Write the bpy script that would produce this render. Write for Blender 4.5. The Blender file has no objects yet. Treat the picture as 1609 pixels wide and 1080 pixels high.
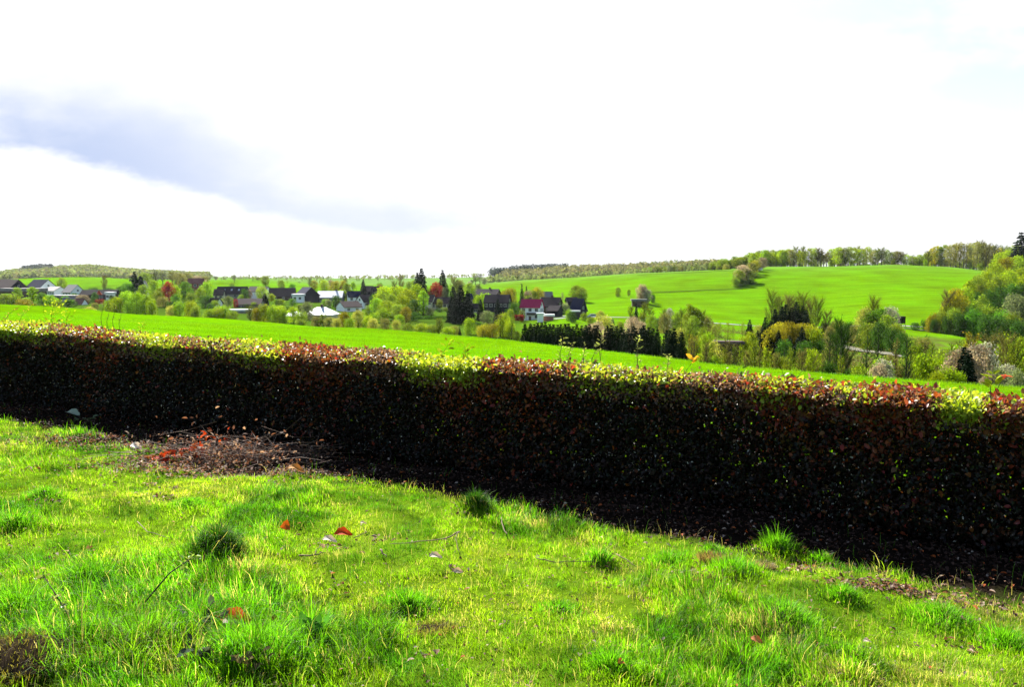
import bpy, math, random
import numpy as np

# ------------------------------------------------------------------ camera, world, sun, exposure
S = bpy.context.scene
COL = S.collection
F_PX, CX, CY, HZ = 1263.0, 804.5, 540.0, 432.0          # focal length and horizon measured on the photograph
PITCH = math.atan((CY - HZ) / F_PX)
SUN_AZ, SUN_EL = math.radians(-24), math.radians(36.5)     # left of the view direction, in front of the camera
EXPOSURE = 2.0

cam = bpy.data.cameras.new('camera')
cam_o = bpy.data.objects.new('camera', cam)
COL.objects.link(cam_o)
cam.sensor_width = 36.0
cam.lens = 36.0 * F_PX / 1609.0
cam.clip_start = 0.05
cam.clip_end = 12000
cam_o.location = (0, 0, 0)
cam_o.rotation_euler = (math.radians(90) - PITCH, 0, 0)
S.camera = cam_o

S.view_settings.view_transform = 'Standard'
S.view_settings.look = 'None'
S.view_settings.exposure = EXPOSURE
S.view_settings.gamma = 1.0
S.view_settings.use_curve_mapping = False
S.cycles.diffuse_bounces = 3
S.cycles.transmission_bounces = 3
S.cycles.transparent_max_bounces = 4
S.cycles.max_bounces = 5

sun = bpy.data.lights.new('sun', 'SUN')
sun.energy = 5.0
sun.angle = math.radians(0.5)
sun.color = (1.0, 0.96, 0.88)
sun_o = bpy.data.objects.new('sun', sun)
COL.objects.link(sun_o)
sun_o.location = (-20, 30, 40)
# light travels from (sin az cos el, cos az cos el, sin el) towards the origin
sun_o.rotation_euler = (math.radians(90) - SUN_EL, 0, math.pi - SUN_AZ)

W = bpy.data.worlds.new('World')
S.world = W
W.use_nodes = True
nt = W.node_tree
nt.nodes.clear()
def N(t, tree=None, **kw):
    n = (tree or nt).nodes.new(t)
    for k, v in kw.items():
        setattr(n, k, v)
    return n
def wmath(op, a, b=None, c=None, clamp=False):
    n = N('ShaderNodeMath', operation=op, use_clamp=clamp)
    for i, v in enumerate((a, b, c)):
        if v is None: continue
        if hasattr(v, 'is_output'): nt.links.new(v, n.inputs[i])
        else: n.inputs[i].default_value = v
    return n.outputs[0]
def wsmooth(v, a, b, lo=0.0, hi=1.0):
    n = N('ShaderNodeMapRange', interpolation_type='SMOOTHSTEP')
    nt.links.new(v, n.inputs['Value'])
    n.inputs['From Min'].default_value = a; n.inputs['From Max'].default_value = b
    n.inputs['To Min'].default_value = lo; n.inputs['To Max'].default_value = hi
    return n.outputs['Result']
def wmix(f, a, b):
    n = N('ShaderNodeMix', data_type='RGBA')
    nt.links.new(f, n.inputs['Factor'])
    for s, v in (('A', a), ('B', b)):
        sock = [i for i in n.inputs if i.name == s and i.type == 'RGBA'][0]
        if hasattr(v, 'is_output'): nt.links.new(v, sock)
        else: sock.default_value = (*v, 1)
    return [o for o in n.outputs if o.type == 'RGBA'][0]
sky = N('ShaderNodeTexSky', sky_type='NISHITA')
sky.sun_disc = False
sky.sun_elevation = SUN_EL
sky.sun_rotation = SUN_AZ
tc = N('ShaderNodeTexCoord')
sp = N('ShaderNodeSeparateXYZ')
nt.links.new(tc.outputs['Generated'], sp.inputs[0])
yy = wmath('MAXIMUM', sp.outputs['Y'], 0.02)
ta = wmath('DIVIDE', sp.outputs['X'], yy)                # horizontal and vertical tangents of the sky direction
te = wmath('DIVIDE', sp.outputs['Z'], yy)
noi = N('ShaderNodeTexNoise'); noi.inputs['Scale'].default_value = 3.2; noi.inputs['Detail'].default_value = 7; noi.inputs['Roughness'].default_value = .58
cmb = N('ShaderNodeCombineXYZ')
nt.links.new(ta, cmb.inputs[0]); nt.links.new(wmath('MULTIPLY', te, 2.2), cmb.inputs[1])
nt.links.new(cmb.outputs[0], noi.inputs['Vector'])
n1 = noi.outputs['Fac']
cl_white = (0.275, 0.277, 0.282)
cl_blue = (0.142, 0.168, 0.232)
# drifting grey-blue cloud bank
line = wmath('MULTIPLY_ADD', ta, -0.215, 0.030)
dist = wmath('SUBTRACT', wmath('MULTIPLY_ADD', wmath('SUBTRACT', n1, 0.5), 0.16, te), line)
low = wsmooth(dist, -0.014, 0.008)
thick = wsmooth(ta, -.50, -.10, .14, .05)
high = wsmooth(wmath('DIVIDE', dist, thick), 0.05, 1.0, 1.0, 0.0)
fade = wsmooth(ta, -0.56, -0.20, 1.0, 0.55)
fade = wmath('MULTIPLY', fade, wsmooth(ta, -.08, .06, 1.0, 0.0))
noi2 = N('ShaderNodeTexNoise'); noi2.inputs['Scale'].default_value = 5.5; noi2.inputs['Detail'].default_value = 6
nt.links.new(cmb.outputs[0], noi2.inputs['Vector'])
bank = wmath('MULTIPLY', wmath('MULTIPLY', low, high), wmath('MULTIPLY', fade, wsmooth(noi2.outputs['Fac'], .24, .56)), clamp=True)
c1 = wmix(bank, cl_white, cl_blue)
# thin haze of pale blue low on the left, and paler blue gaps high on the right
lowb = wmath('MULTIPLY', wmath('MULTIPLY', wsmooth(te, .005, .02), wsmooth(te, .02, .05, 1, 0)), wmath('MULTIPLY', wsmooth(ta, -.55, -.2, 1, 0), .35))
c2 = wmix(lowb, c1, (0.21, 0.235, 0.26))
gap = wmath('MULTIPLY', wmath('MULTIPLY', wsmooth(ta, .1, .62), wsmooth(te, .1, .3)), wsmooth(n1, .42, .6))
c3 = wmix(wmath('MULTIPLY', gap, .75), c2, (0.19, 0.252, 0.27))
front = wmath('MULTIPLY', wsmooth(sp.outputs['Y'], 0.25, 0.75), wsmooth(sp.outputs['Z'], 0.36, 0.5, 1, 0))
skm = N('ShaderNodeMix', data_type='RGBA', blend_type='MULTIPLY'); skm.inputs[0].default_value = 1
si = [i for i in skm.inputs if i.type == 'RGBA']
nt.links.new(sky.outputs[0], si[0]); si[1].default_value = (.065, .065, .065, 1)
skc = [o for o in skm.outputs if o.type == 'RGBA'][0]
fin = wmix(front, skc, c3)
bg = N('ShaderNodeBackground')
nt.links.new(fin, bg.inputs[0]); bg.inputs[1].default_value = 1.0
wo = N('ShaderNodeOutputWorld')
nt.links.new(bg.outputs[0], wo.inputs[0])

# ------------------------------------------------------------------ helpers
rng = np.random.default_rng(7)
R = random.Random(5)

def ray(px, py):
    u, v = (px - CX) / F_PX, (CY - py) / F_PX
    return u, math.cos(PITCH) + v * math.sin(PITCH), -math.sin(PITCH) + v * math.cos(PITCH)
def at(px, py, Y):
    x, y, z = ray(px, py)
    return x / y * Y, Y, z / y * Y
def zat(py, Y):
    _, y, z = ray(0, py)
    return z / y * Y

def tag(o, label=None, cat=None, group=None, kind=None):
    if label: o['label'] = label
    if cat: o['category'] = cat
    if group: o['group'] = group
    if kind: o['kind'] = kind
    return o
def empty(name, loc, rz=0.0, label=None, cat=None, group=None):
    o = bpy.data.objects.new(name, None)
    COL.objects.link(o)
    o.location = loc; o.rotation_euler = (0, 0, rz)
    o.empty_display_size = .2
    return tag(o, label, cat, group)

def fast_mesh(name, V, faces, cols=None, smooth=False):
    """V (n,3); faces: list of (m,k) index arrays"""
    me = bpy.data.meshes.new(name)
    V = np.asarray(V, np.float32)
    me.vertices.add(len(V)); me.vertices.foreach_set('co', V.ravel())
    loops = np.concatenate([f.ravel() for f in faces]).astype(np.int32)
    tot = np.concatenate([np.full(len(f), f.shape[1], np.int32) for f in faces])
    st = np.concatenate([[0], np.cumsum(tot)[:-1]]).astype(np.int32)
    me.loops.add(len(loops)); me.loops.foreach_set('vertex_index', loops)
    me.polygons.add(len(tot)); me.polygons.foreach_set('loop_start', st); me.polygons.foreach_set('loop_total', tot)
    if smooth: me.polygons.foreach_set('use_smooth', np.ones(len(tot), bool))
    me.update(calc_edges=True)
    if cols is not None:
        a = me.color_attributes.new('Col', 'FLOAT_COLOR', 'POINT')
        c = np.ones((len(V), 4), np.float32); c[:, :3] = cols
        a.data.foreach_set('color', c.ravel())
    return me
def link(name, me, mat, parent=None, loc=None):
    o = bpy.data.objects.new(name, me)
    COL.objects.link(o)
    if mat is not None:
        if len(me.materials) == 0: me.materials.append(mat)
        elif me.materials[0] != mat:
            o.material_slots[0].link = 'OBJECT'; o.material_slots[0].material = mat
    if parent is not None: o.parent = parent
    if loc is not None: o.location = loc
    return o

class MB:
    """collects boxes, tubes and prisms into one mesh"""
    def __init__(s): s.v = []; s.f = []
    def add(s, v, f):
        n = len(s.v); s.v += [tuple(p) for p in v]; s.f += [tuple(i + n for i in q) for q in f]
        return s
    def box(s, x0, x1, y0, y1, z0, z1):
        return s.add([(x0,y0,z0),(x1,y0,z0),(x1,y1,z0),(x0,y1,z0),(x0,y0,z1),(x1,y0,z1),(x1,y1,z1),(x0,y1,z1)],
                     [(0,3,2,1),(4,5,6,7),(0,1,5,4),(1,2,6,5),(2,3,7,6),(3,0,4,7)])
    def tube(s, pts, rad, n=5):
        pts = [np.array(p, float) for p in pts]
        vs = []
        for i, p in enumerate(pts):
            d = pts[min(i+1, len(pts)-1)] - pts[max(i-1, 0)]
            d = d / (np.linalg.norm(d) + 1e-9)
            a = np.cross(d, (0, 0, 1.) if abs(d[2]) < .9 else (1., 0, 0)); a /= np.linalg.norm(a)
            b = np.cross(d, a)
            r = rad[i] if hasattr(rad, '__len__') else rad
            for k in range(n):
                t = 2*math.pi*k/n
                vs.append(p + r*(math.cos(t)*a + math.sin(t)*b))
        fs = []
        for i in range(len(pts)-1):
            for k in range(n):
                fs.append((i*n+k, i*n+(k+1) % n, (i+1)*n+(k+1) % n, (i+1)*n+k))
        fs.append(tuple(range(n))[::-1]); fs.append(tuple(range((len(pts)-1)*n, len(pts)*n)))
        return s.add(vs, fs)
    def mesh(s, name, smooth=False):
        me = bpy.data.meshes.new(name)
        me.from_pydata(s.v, [], s.f); me.update()
        if smooth:
            for p in me.polygons: p.use_smooth = True
        return me
    def build(s, name, mat, parent=None, smooth=False):
        return link(name, s.mesh(name, smooth), mat, parent)

def hash2(ix, iy, seed):
    h = np.sin(ix * 127.1 + iy * 311.7 + seed * 74.7) * 43758.5453
    return h - np.floor(h)
def vnoise(x, y, seed=0):
    x = np.asarray(x, float); y = np.asarray(y, float)
    ix, iy = np.floor(x), np.floor(y)
    fx, fy = x - ix, y - iy
    fx = fx*fx*(3-2*fx); fy = fy*fy*(3-2*fy)
    a = hash2(ix, iy, seed); b = hash2(ix+1, iy, seed); c = hash2(ix, iy+1, seed); d = hash2(ix+1, iy+1, seed)
    return (a*(1-fx)+b*fx)*(1-fy) + (c*(1-fx)+d*fx)*fy
def fbm(x, y, seed=0, oct=4):
    s = 0; amp = .5; t = 0
    for i in range(oct):
        s = s + amp*vnoise(x*2**i, y*2**i, seed+i*13); t += amp; amp *= .5
    return s/t
def sstep(x, a, b):
    t = np.clip((x-a)/(b-a), 0, 1)
    return t*t*(3-2*t)

# ------------------------------------------------------------------ materials
def new_mat(name):
    m = bpy.data.materials.new(name); m.use_nodes = True
    t = m.node_tree; t.nodes.clear()
    return m, t
def leaf_mat(name, color=None, trans=.42, rough=.8, spec=.04, var=.25, tint=(1.0, 1.0, .6), hue=.0, attr=True, vscale=None):
    """foliage: own colour (times the per-leaf Col attribute), reflecting and letting light through"""
    m, t = new_mat(name)
    L = t.links.new
    base = None
    if attr:
        a = N('ShaderNodeAttribute', t, attribute_name='Col'); base = a.outputs['Color']
    if color is not None:
        mx = N('ShaderNodeMix', t, data_type='RGBA', blend_type='MULTIPLY'); mx.inputs[0].default_value = 1
        i = [q for q in mx.inputs if q.type == 'RGBA']
        if base: L(base, i[0])
        else: i[0].default_value = (1, 1, 1, 1)
        i[1].default_value = (*color, 1)
        base = [q for q in mx.outputs if q.type == 'RGBA'][0]
    oi = N('ShaderNodeObjectInfo', t)
    hs = N('ShaderNodeHueSaturation', t)
    mr = N('ShaderNodeMapRange', t); L(oi.outputs['Random'], mr.inputs[0]); mr.inputs[3].default_value = 1-var; mr.inputs[4].default_value = 1+var
    mh = N('ShaderNodeMapRange', t); L(oi.outputs['Random'], mh.inputs[0]); mh.inputs[3].default_value = .5-hue; mh.inputs[4].default_value = .5+hue
    L(base, hs.inputs['Color']); L(mr.outputs[0], hs.inputs['Value']); L(mh.outputs[0], hs.inputs['Hue'])
    p = N('ShaderNodeBsdfPrincipled', t)
    L(hs.outputs[0], p.inputs['Base Color']); p.inputs['Roughness'].default_value = rough
    p.inputs['Specular IOR Level'].default_value = spec
    tr = N('ShaderNodeBsdfTranslucent', t)
    tm = N('ShaderNodeMix', t, data_type='RGBA', blend_type='MULTIPLY'); tm.inputs[0].default_value = 1
    i = [q for q in tm.inputs if q.type == 'RGBA']; L(hs.outputs[0], i[0]); i[1].default_value = (*[c*1.5 for c in tint], 1)
    L([q for q in tm.outputs if q.type == 'RGBA'][0], tr.inputs[0])
    ms = N('ShaderNodeMixShader', t); ms.inputs[0].default_value = trans
    L(p.outputs[0], ms.inputs[1]); L(tr.outputs[0], ms.inputs[2])
    o = N('ShaderNodeOutputMaterial', t); L(ms.outputs[0], o.inputs[0])
    return m
def solid_mat(name, c1, c2=None, scale=4.0, rough=.8, spec=.3, bump=.0, stretch=(1, 1, 1), metallic=0.0):
    m, t = new_mat(name)
    L = t.links.new
    c2 = c2 or tuple(v*.75 for v in c1)
    tcn = N('ShaderNodeTexCoord', t); mp = N('ShaderNodeMapping', t); mp.inputs['Scale'].default_value = stretch
    L(tcn.outputs['Object'], mp.inputs[0])
    no = N('ShaderNodeTexNoise', t); no.inputs['Scale'].default_value = scale; no.inputs['Detail'].default_value = 6
    L(mp.outputs[0], no.inputs['Vector'])
    cr = N('ShaderNodeValToRGB', t)
    cr.color_ramp.elements[0].position = .35; cr.color_ramp.elements[0].color = (*c2, 1)
    cr.color_ramp.elements[1].position = .65; cr.color_ramp.elements[1].color = (*c1, 1)
    L(no.outputs['Fac'], cr.inputs[0])
    p = N('ShaderNodeBsdfPrincipled', t)
    L(cr.outputs[0], p.inputs['Base Color']); p.inputs['Roughness'].default_value = rough
    p.inputs['Specular IOR Level'].default_value = spec; p.inputs['Metallic'].default_value = metallic
    if bump:
        b = N('ShaderNodeBump', t); b.inputs['Strength'].default_value = bump; L(no.outputs['Fac'], b.inputs['Height']); L(b.outputs[0], p.inputs['Normal'])
    o = N('ShaderNodeOutputMaterial', t); L(p.outputs[0], o.inputs[0])
    return m

M = {}
# crown colours (base colours; the clumps vary them)
M['lime'] = leaf_mat('foliage_lime', (.15, .25, .006), hue=.012)
M['yellow'] = leaf_mat('foliage_yellow_green', (.19, .26, .006), hue=.012)
M['green'] = leaf_mat('foliage_green', (.07, .17, .010), hue=.01)
M['deep'] = leaf_mat('foliage_deep_green', (.032, .082, .009))
M['olive'] = leaf_mat('foliage_olive', (.125, .175, .012), hue=.015)
M['orange'] = leaf_mat('foliage_orange', (.20, .185, .008), hue=.012)
M['brown'] = leaf_mat('foliage_budding_brown', (.14, .14, .035), hue=.01)
M['grey'] = leaf_mat('foliage_grey_green', (.12, .15, .07))
M['pale'] = leaf_mat('foliage_pale_yellow', (.26, .27, .05))
M['pink'] = leaf_mat('blossom_pinkish', (.22, .185, .12), tint=(1, .9, .7))
M['white'] = leaf_mat('blossom_white', (.25, .25, .17), tint=(1, 1, .9))
M['red'] = leaf_mat('foliage_copper_red', (.13, .014, .014), tint=(1.2, .6, .5))
M['spruce'] = leaf_mat('needles_spruce', (.009, .018, .008), trans=.08, rough=.85, spec=.02, var=.3)
M['pine'] = leaf_mat('needles_pine', (.014, .028, .018), trans=.1, rough=.85, spec=.03)
M['bark'] = solid_mat('bark_brown', (.055, .042, .03), (.025, .02, .014), 6, .95, .1, .3, (1, 1, .3))
M['bark_pale'] = solid_mat('bark_grey', (.10, .09, .075), (.05, .045, .035), 6, .95, .1, .3, (1, 1, .3))
# ------------------------------------------------------------------ the land
GX, GY, GZ = -0.046, -0.048, -1.60                      # the near meadow is one tilted plane
def plane(x, y): return GZ + GX*x + GY*y
# column px : brow distance, then (distance, photo row) of valley edge, foot of the far slope, its crest, dip, far hill, end
LAND = {
 -500: (100, (300, 486), (450, 468), (760, 444), (1050, 450), (2000, 438), (4500, 438)),
 -150: (96, (300, 484), (450, 466), (760, 443), (1050, 448), (2000, 437), (4500, 438)),
 0:    (92, (300, 482), (450, 464), (750, 441), (1050, 447), (2000, 434), (4500, 438)),
 60:   (88, (300, 484), (450, 465), (750, 438), (1100, 444), (2000, 427), (4500, 438)),
 140:  (84, (295, 487), (450, 466), (750, 436), (1100, 442), (2000, 423), (4500, 438)),
 200:  (79, (290, 490), (440, 466), (700, 438), (1100, 444), (2000, 429), (4500, 438)),
 300:  (72, (285, 495), (430, 469), (680, 441), (1000, 447), (1900, 435), (4500, 438)),
 400:  (66, (280, 500), (430, 471), (650, 440), (1000, 446), (1800, 437), (4500, 438)),
 500:  (61, (260, 508), (420, 474), (610, 446), (900, 450), (1600, 439), (4500, 438)),
 620:  (56, (230, 518), (380, 484), (600, 447), (850, 452), (1500, 439), (4500, 438)),
 700:  (52, (215, 524), (330, 487), (570, 447), (850, 452), (1400, 438), (4500, 438)),
 760:  (49, (200, 529), (320, 491), (560, 447), (850, 450), (1300, 437), (4500, 438)),
 820:  (45, (190, 535), (316, 502), (560, 442), (850, 446), (1300, 432), (4500, 436)),
 900:  (41, (180, 546), (305, 500), (560, 437), (850, 440), (1250, 428), (4500, 436)),
 1000: (36, (165, 560), (295, 503), (540, 430), (850, 434), (1200, 425), (4500, 436)),
 1120: (30, (150, 573), (290, 509), (530, 424), (800, 428), (1100, 421), (4500, 436)),
 1200: (28.5, (145, 578), (290, 514), (520, 419), (800, 424), (1100, 422), (4500, 436)),
 1300: (27, (138, 584), (285, 517), (520, 418), (800, 424), (1100, 424), (4500, 436)),
 1400: (26, (130, 590), (270, 516), (520, 418), (800, 424), (1100, 424), (4500, 436)),
 1500: (25, (120, 596), (250, 526), (520, 421), (800, 426), (1100, 424), (4500, 436)),
 1609: (24.5, (110, 606), (235, 545), (430, 436), (800, 426), (1100, 424), (4500, 436)),
 2200: (24, (100, 626), (220, 560), (420, 430), (800, 424), (1100, 420), (4500, 436)),
}
_cols = sorted(LAND)
A_C, Y_C, Z_C = [], [], []
for px in _cols:
    d = LAND[px]; yb = d[0]
    a = ray(px, 470)[0] / ray(px, 470)[1]
    zb = plane(a*yb, yb)
    t = zb / yb                                          # slope of the sight line over the brow
    y3 = d[1][0]
    ys = [yb, yb*1.35, (yb*1.35+y3)*.52] + [q[0] for q in d[1:]]
    zs = [zb, yb*1.35*(t-.012), (yb*1.35+y3)*.52*(t-.02)] + [zat(q[1], q[0]) for q in d[1:]]
    A_C.append(a); Y_C.append(ys); Z_C.append(zs)
A_C = np.array(A_C); Y_C = np.array(Y_C); Z_C = np.array(Z_C); K = Y_C.shape[1]

def _profile(a, Y):
    n = len(a)
    Yk = np.empty((n, K)); Zk = np.empty((n, K))
    for k in range(K):
        Yk[:, k] = np.interp(a, A_C, Y_C[:, k]); Zk[:, k] = np.interp(a, A_C, Z_C[:, k])
    d = np.diff(Zk, axis=1)/np.diff(Yk, axis=1)
    m = np.zeros((n, K))
    same = d[:, :-1]*d[:, 1:] > 0
    with np.errstate(all='ignore'):
        hm = 2*d[:, :-1]*d[:, 1:]/(d[:, :-1]+d[:, 1:])
    m[:, 1:-1] = np.where(same, hm, 0)
    m[:, 0] = GY + GX*a
    s = np.clip((Yk <= Y[:, None]).sum(1)-1, 0, K-2)
    ar = np.arange(n)
    y0, y1, z0, z1, m0, m1 = Yk[ar, s], Yk[ar, s+1], Zk[ar, s], Zk[ar, s+1], m[ar, s], m[ar, s+1]
    h = y1-y0; t = np.clip((Y-y0)/h, 0, 1)
    z = (2*t**3-3*t**2+1)*z0 + (t**3-2*t**2+t)*h*m0 + (-2*t**3+3*t**2)*z1 + (t**3-t**2)*h*m1
    near = Y < Yk[:, 0]
    return z, np.where(near, -1, s+t), near
HUMPS = []
def bumps(x, y):
    r = np.hypot(x, y)
    b = (fbm(x*1.5, y*1.5, 3, 3)-.5)*.15 + (fbm(x*5, y*5, 9, 2)-.5)*.045
    for tx, ty, tr, thh in HUMPS:
        b = b + thh*np.exp(-(((x-tx)/tr)**2+((y-ty)/tr)**2)*1.6)
    return b*(1-sstep(r, 16, 30)) + (fbm(x*.05, y*.05, 4, 3)-.5)*.7*sstep(r, 20, 60) + (fbm(x*.012, y*.012, 6, 3)-.5)*3.2*sstep(r, 90, 320)
def land(x, y):
    x = np.atleast_1d(np.asarray(x, float)); y = np.atleast_1d(np.asarray(y, float))
    th = np.arctan2(x, y); r = np.hypot(x, y)
    lim = math.radians(42)
    tcl = np.clip(th, -lim, lim)
    Y = r*np.cos(tcl)
    z, s, near = _profile(np.tan(tcl), Y)
    zo, so, no_ = _profile(np.tan(-tcl), Y)
    w = .5*sstep(np.abs(th), math.radians(95), math.pi)
    z = z*(1-w)+zo*w
    z = np.where(near, plane(x, y), z + 0)
    return z + bumps(x, y), s
def gz(x, y): return float(land(x, y)[0][0])
def hit(px, py):
    """where the sight line through a photo pixel meets the near meadow"""
    x, y, z = ray(px, py)
    t = -GZ*-1/(z-GX*x-GY*y)
    X, Yv = x*t, y*t
    return X, Yv, gz(X, Yv)

# the clipped hedge runs along this line (left end of the front face, direction, way back)
HA = np.array([-7.05, 11.15]); HD = np.array([.889, -.457]); HN = np.array([.457, .889])
H_H, H_W = 1.08, .88
def hedge_uv(x, y):
    dx, dy = x-HA[0], y-HA[1]
    return dx*HD[0]+dy*HD[1], dx*HN[0]+dy*HN[1]

tuss = [(750, 808, .17, .12, 'd'), (343, 885, .22, .125, 'd'), (427, 938, .06, .09, 'd'), (70, 790, .2, .06, 'g'), (25, 830, .17, .12, 'g'),
        (940, 880, .12, .09, 'g'), (1222, 866, .15, .12, 'g'), (1150, 905, .20, .12, 'g'), (1325, 945, .12, .08, 'g'), (1230, 990, .24, .12, 'g'),
        (130, 920, .2, .11, 'g'), (490, 1000, .13, .16, 'g'), (590, 985, .17, .10, 'g'), (120, 1010, .35, .14, 'g'), (330, 990, .25, .12, 'g'), (1050, 880, .2, .06, 'g'),
        (880, 960, .17, .05, 'g'), (640, 950, .2, .08, 'g'), (300, 800, .2, .05, 'g'), (1580, 1010, .2, .1, 'g'), (1480, 975, .25, .07, 'g'), (960, 1070, .13, .09, 'g'),
        (400, 1040, .3, .16, 'g'), (220, 1020, .3, .15, 'g'), (30, 960, .3, .13, 'g'), (1120, 870, .12, .05, 'g'), (1290, 880, .12, .06, 'g'), (30, 1056, .20, .06, 'd')]
TU = [(*hit(a, b)[:2], r, h, k) for a, b, r, h, k in tuss]
HUMPS += [(tx, ty, r, {'d': .085, 'g': .02, 'y': .04}[k]*min(1, r/.15)) for tx, ty, r, h, k in TU]
th = np.concatenate([np.linspace(-math.pi, -.75, 50)[:-1], np.linspace(-.75, .75, 520), np.linspace(.75, math.pi, 50)[1:]])
rr = np.concatenate([np.geomspace(.6, 12, 110)[:-1], np.geomspace(12, 5200, 230)])
TH, RR = np.meshgrid(th, rr)
GXX, GYY = (np.sin(TH)*RR).ravel(), (np.cos(TH)*RR).ravel()
gzz, gs = land(GXX, GYY)
u_, v_ = hedge_uv(GXX, GYY)
a_ = GXX/np.maximum(GYY, 1e-3)
pxg = CX + a_*F_PX*.99
c_turf = np.array([.075, .140, .006]); c_soil_shade = np.array([.010, .007, .005]); c_mead = np.array([.074, .172, .001])
c_field = np.array([.074, .165, .0006]); c_vill = np.array([.030, .055, .006]); c_scrub = np.array([.060, .068, .014]); c_hill = np.array([.085, .16, .03])
def mixc(A, B, w): return A*(1-w[:, None]) + B*w[:, None]
n_big = fbm(GXX*.02, GYY*.02, 11, 4); n_mid = fbm(GXX*.12, GYY*.12, 12, 4); n_loc = fbm(GXX*1.7, GYY*1.7, 13, 4)
C = np.tile(c_turf, (len(GXX), 1))
C = mixc(C, c_mead, sstep(v_, .9, 1.4))
litter_shade = (1-sstep(np.abs(v_ + .0)+(n_loc-.5)*.5, .95, 1.25))*(v_ < 1.2)
C = mixc(C, c_soil_shade, np.clip(litter_shade, 0, 1))  # bare soil along the hedge foot, its shade put into the colour
C = C*(.85+.3*n_loc)[:, None]
s = gs
vill = sstep(s, .3, 1.2)*(1-sstep(s + (n_mid-.5)*.3, 4.15, 4.5))*(1-sstep(pxg, 760, 900))
C = mixc(C, c_vill, vill*.8)
scr = sstep(s, .2, .8)*(1-sstep(s + (n_mid-.5)*.5, 3.75, 4.0))*sstep(pxg, 760, 1150)
C = mixc(C, c_scrub, scr*sstep(n_mid, .3, .55)*(.75+.25*sstep(pxg, 1100, 1300)))
fieldw = sstep(s, 3.95, 4.1)*sstep(pxg, 700, 820)
C = mixc(C, c_field, fieldw)
C = mixc(C, c_hill, sstep(s, 4.6, 5.3)*(pxg > 330)); C = mixc(C, c_vill, sstep(s, 5.0, 5.4)*(pxg < 330))
C *= (1 + (n_big-.5)*.22*sstep(s, 3, 4))[:, None]
nr, nc = RR.shape
idx = np.arange(nr*nc).reshape(nr, nc)
quads = np.stack([idx[:-1, :-1], idx[:-1, 1:], idx[1:, 1:], idx[1:, :-1]], -1).reshape(-1, 4)[:, ::-1]
Vg = np.stack([GXX, GYY, gzz], 1)
Vg = np.vstack([Vg, [[0, 0, gz(0, 0)]]]); C = np.vstack([C, [c_turf]])
fan = np.stack([idx[0, 1:], idx[0, :-1], np.full(nc-1, nr*nc)], -1)[:, ::-1]
m, t = new_mat('ground_turf'); L = t.links.new
at_ = N('ShaderNodeAttribute', t, attribute_name='Col')
g = N('ShaderNodeTexCoord', t)
n_a = N('ShaderNodeTexNoise', t); n_a.inputs['Scale'].default_value = 2.5; n_a.inputs['Detail'].default_value = 9; n_a.inputs['Roughness'].default_value = .7
n_b = N('ShaderNodeTexNoise', t); n_b.inputs['Scale'].default_value = .06; n_b.inputs['Detail'].default_value = 8
n_c = N('ShaderNodeTexNoise', t); n_c.inputs['Scale'].default_value = 1; n_c.inputs['Detail'].default_value = 4
mpn = N('ShaderNodeMapping', t); mpn.inputs['Scale'].default_value = (.03, .35, .35); mpn.inputs['Rotation'].default_value = (0, 0, .12)
L(g.outputs['Object'], mpn.inputs[0]); L(mpn.outputs[0], n_c.inputs[0])
for q in (n_a, n_b): L(g.outputs['Object'], q.inputs['Vector'])
def mrange(src, lo, hi, a=.25, b=.75):
    q = N('ShaderNodeMapRange', t); L(src, q.inputs[0]); q.inputs[1].default_value = a; q.inputs[2].default_value = b; q.inputs[3].default_value = lo; q.inputs[4].default_value = hi
    return q.outputs[0]
def mm(a, b):
    q = N('ShaderNodeMath', t, operation='MULTIPLY'); L(a, q.inputs[0]); L(b, q.inputs[1]); return q.outputs[0]
val = mm(mm(mrange(n_a.outputs[0], .55, 1.45), mrange(n_b.outputs[0], .72, 1.28)), mrange(n_c.outputs[0], .80, 1.2))
hs = N('ShaderNodeHueSaturation', t); L(at_.outputs['Color'], hs.inputs['Color']); L(val, hs.inputs['Value'])
L(mrange(n_b.outputs[0], .488, .512), hs.inputs['Hue'])
pb = N('ShaderNodeBsdfPrincipled', t); L(hs.outputs[0], pb.inputs['Base Color']); pb.inputs['Roughness'].default_value = 1; pb.inputs['Specular IOR Level'].default_value = 0.0
bp = N('ShaderNodeBump', t); bp.inputs['Strength'].default_value = .5; bp.inputs['Distance'].default_value = .12; L(n_a.outputs[0], bp.inputs['Height']); L(bp.outputs[0], pb.inputs['Normal'])
om = N('ShaderNodeOutputMaterial', t); L(pb.outputs[0], om.inputs[0])
M['ground'] = m
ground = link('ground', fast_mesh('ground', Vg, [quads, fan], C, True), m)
tag(ground, kind='structure')

# roads and tracks laid on the land
def strip(name, pts, width, mat, lift=.06, label=None):
    P = []
    for i in range(len(pts)-1):
        for k in range(8):
            w = k/8
            P.append((pts[i][0]*(1-w)+pts[i+1][0]*w, pts[i][1]*(1-w)+pts[i+1][1]*w))
    P.append(pts[-1]); P = np.array(P)
    d = np.gradient(P, axis=0); d /= np.linalg.norm(d, axis=1)[:, None]
    nrm = np.stack([-d[:, 1], d[:, 0]], 1)
    V = []
    for off in (-width/2, -width/6, width/6, width/2):
        q = P+nrm*off
        V.append(np.stack([q[:, 0], q[:, 1], land(q[:, 0], q[:, 1])[0]+lift], 1))
    n = len(P); V = np.concatenate(V)
    f = []
    for c in range(3):
        for i in range(n-1): f.append((c*n+i, c*n+i+1, (c+1)*n+i+1, (c+1)*n+i))
    F = np.array(f)[:, ::-1]
    o = link(name, fast_mesh(name, V, [F], None, True), mat)
    return tag(o, label, kind='structure')
def gp(px, Y): 
    p = at(px, 490, Y); return (p[0], p[1])
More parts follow.
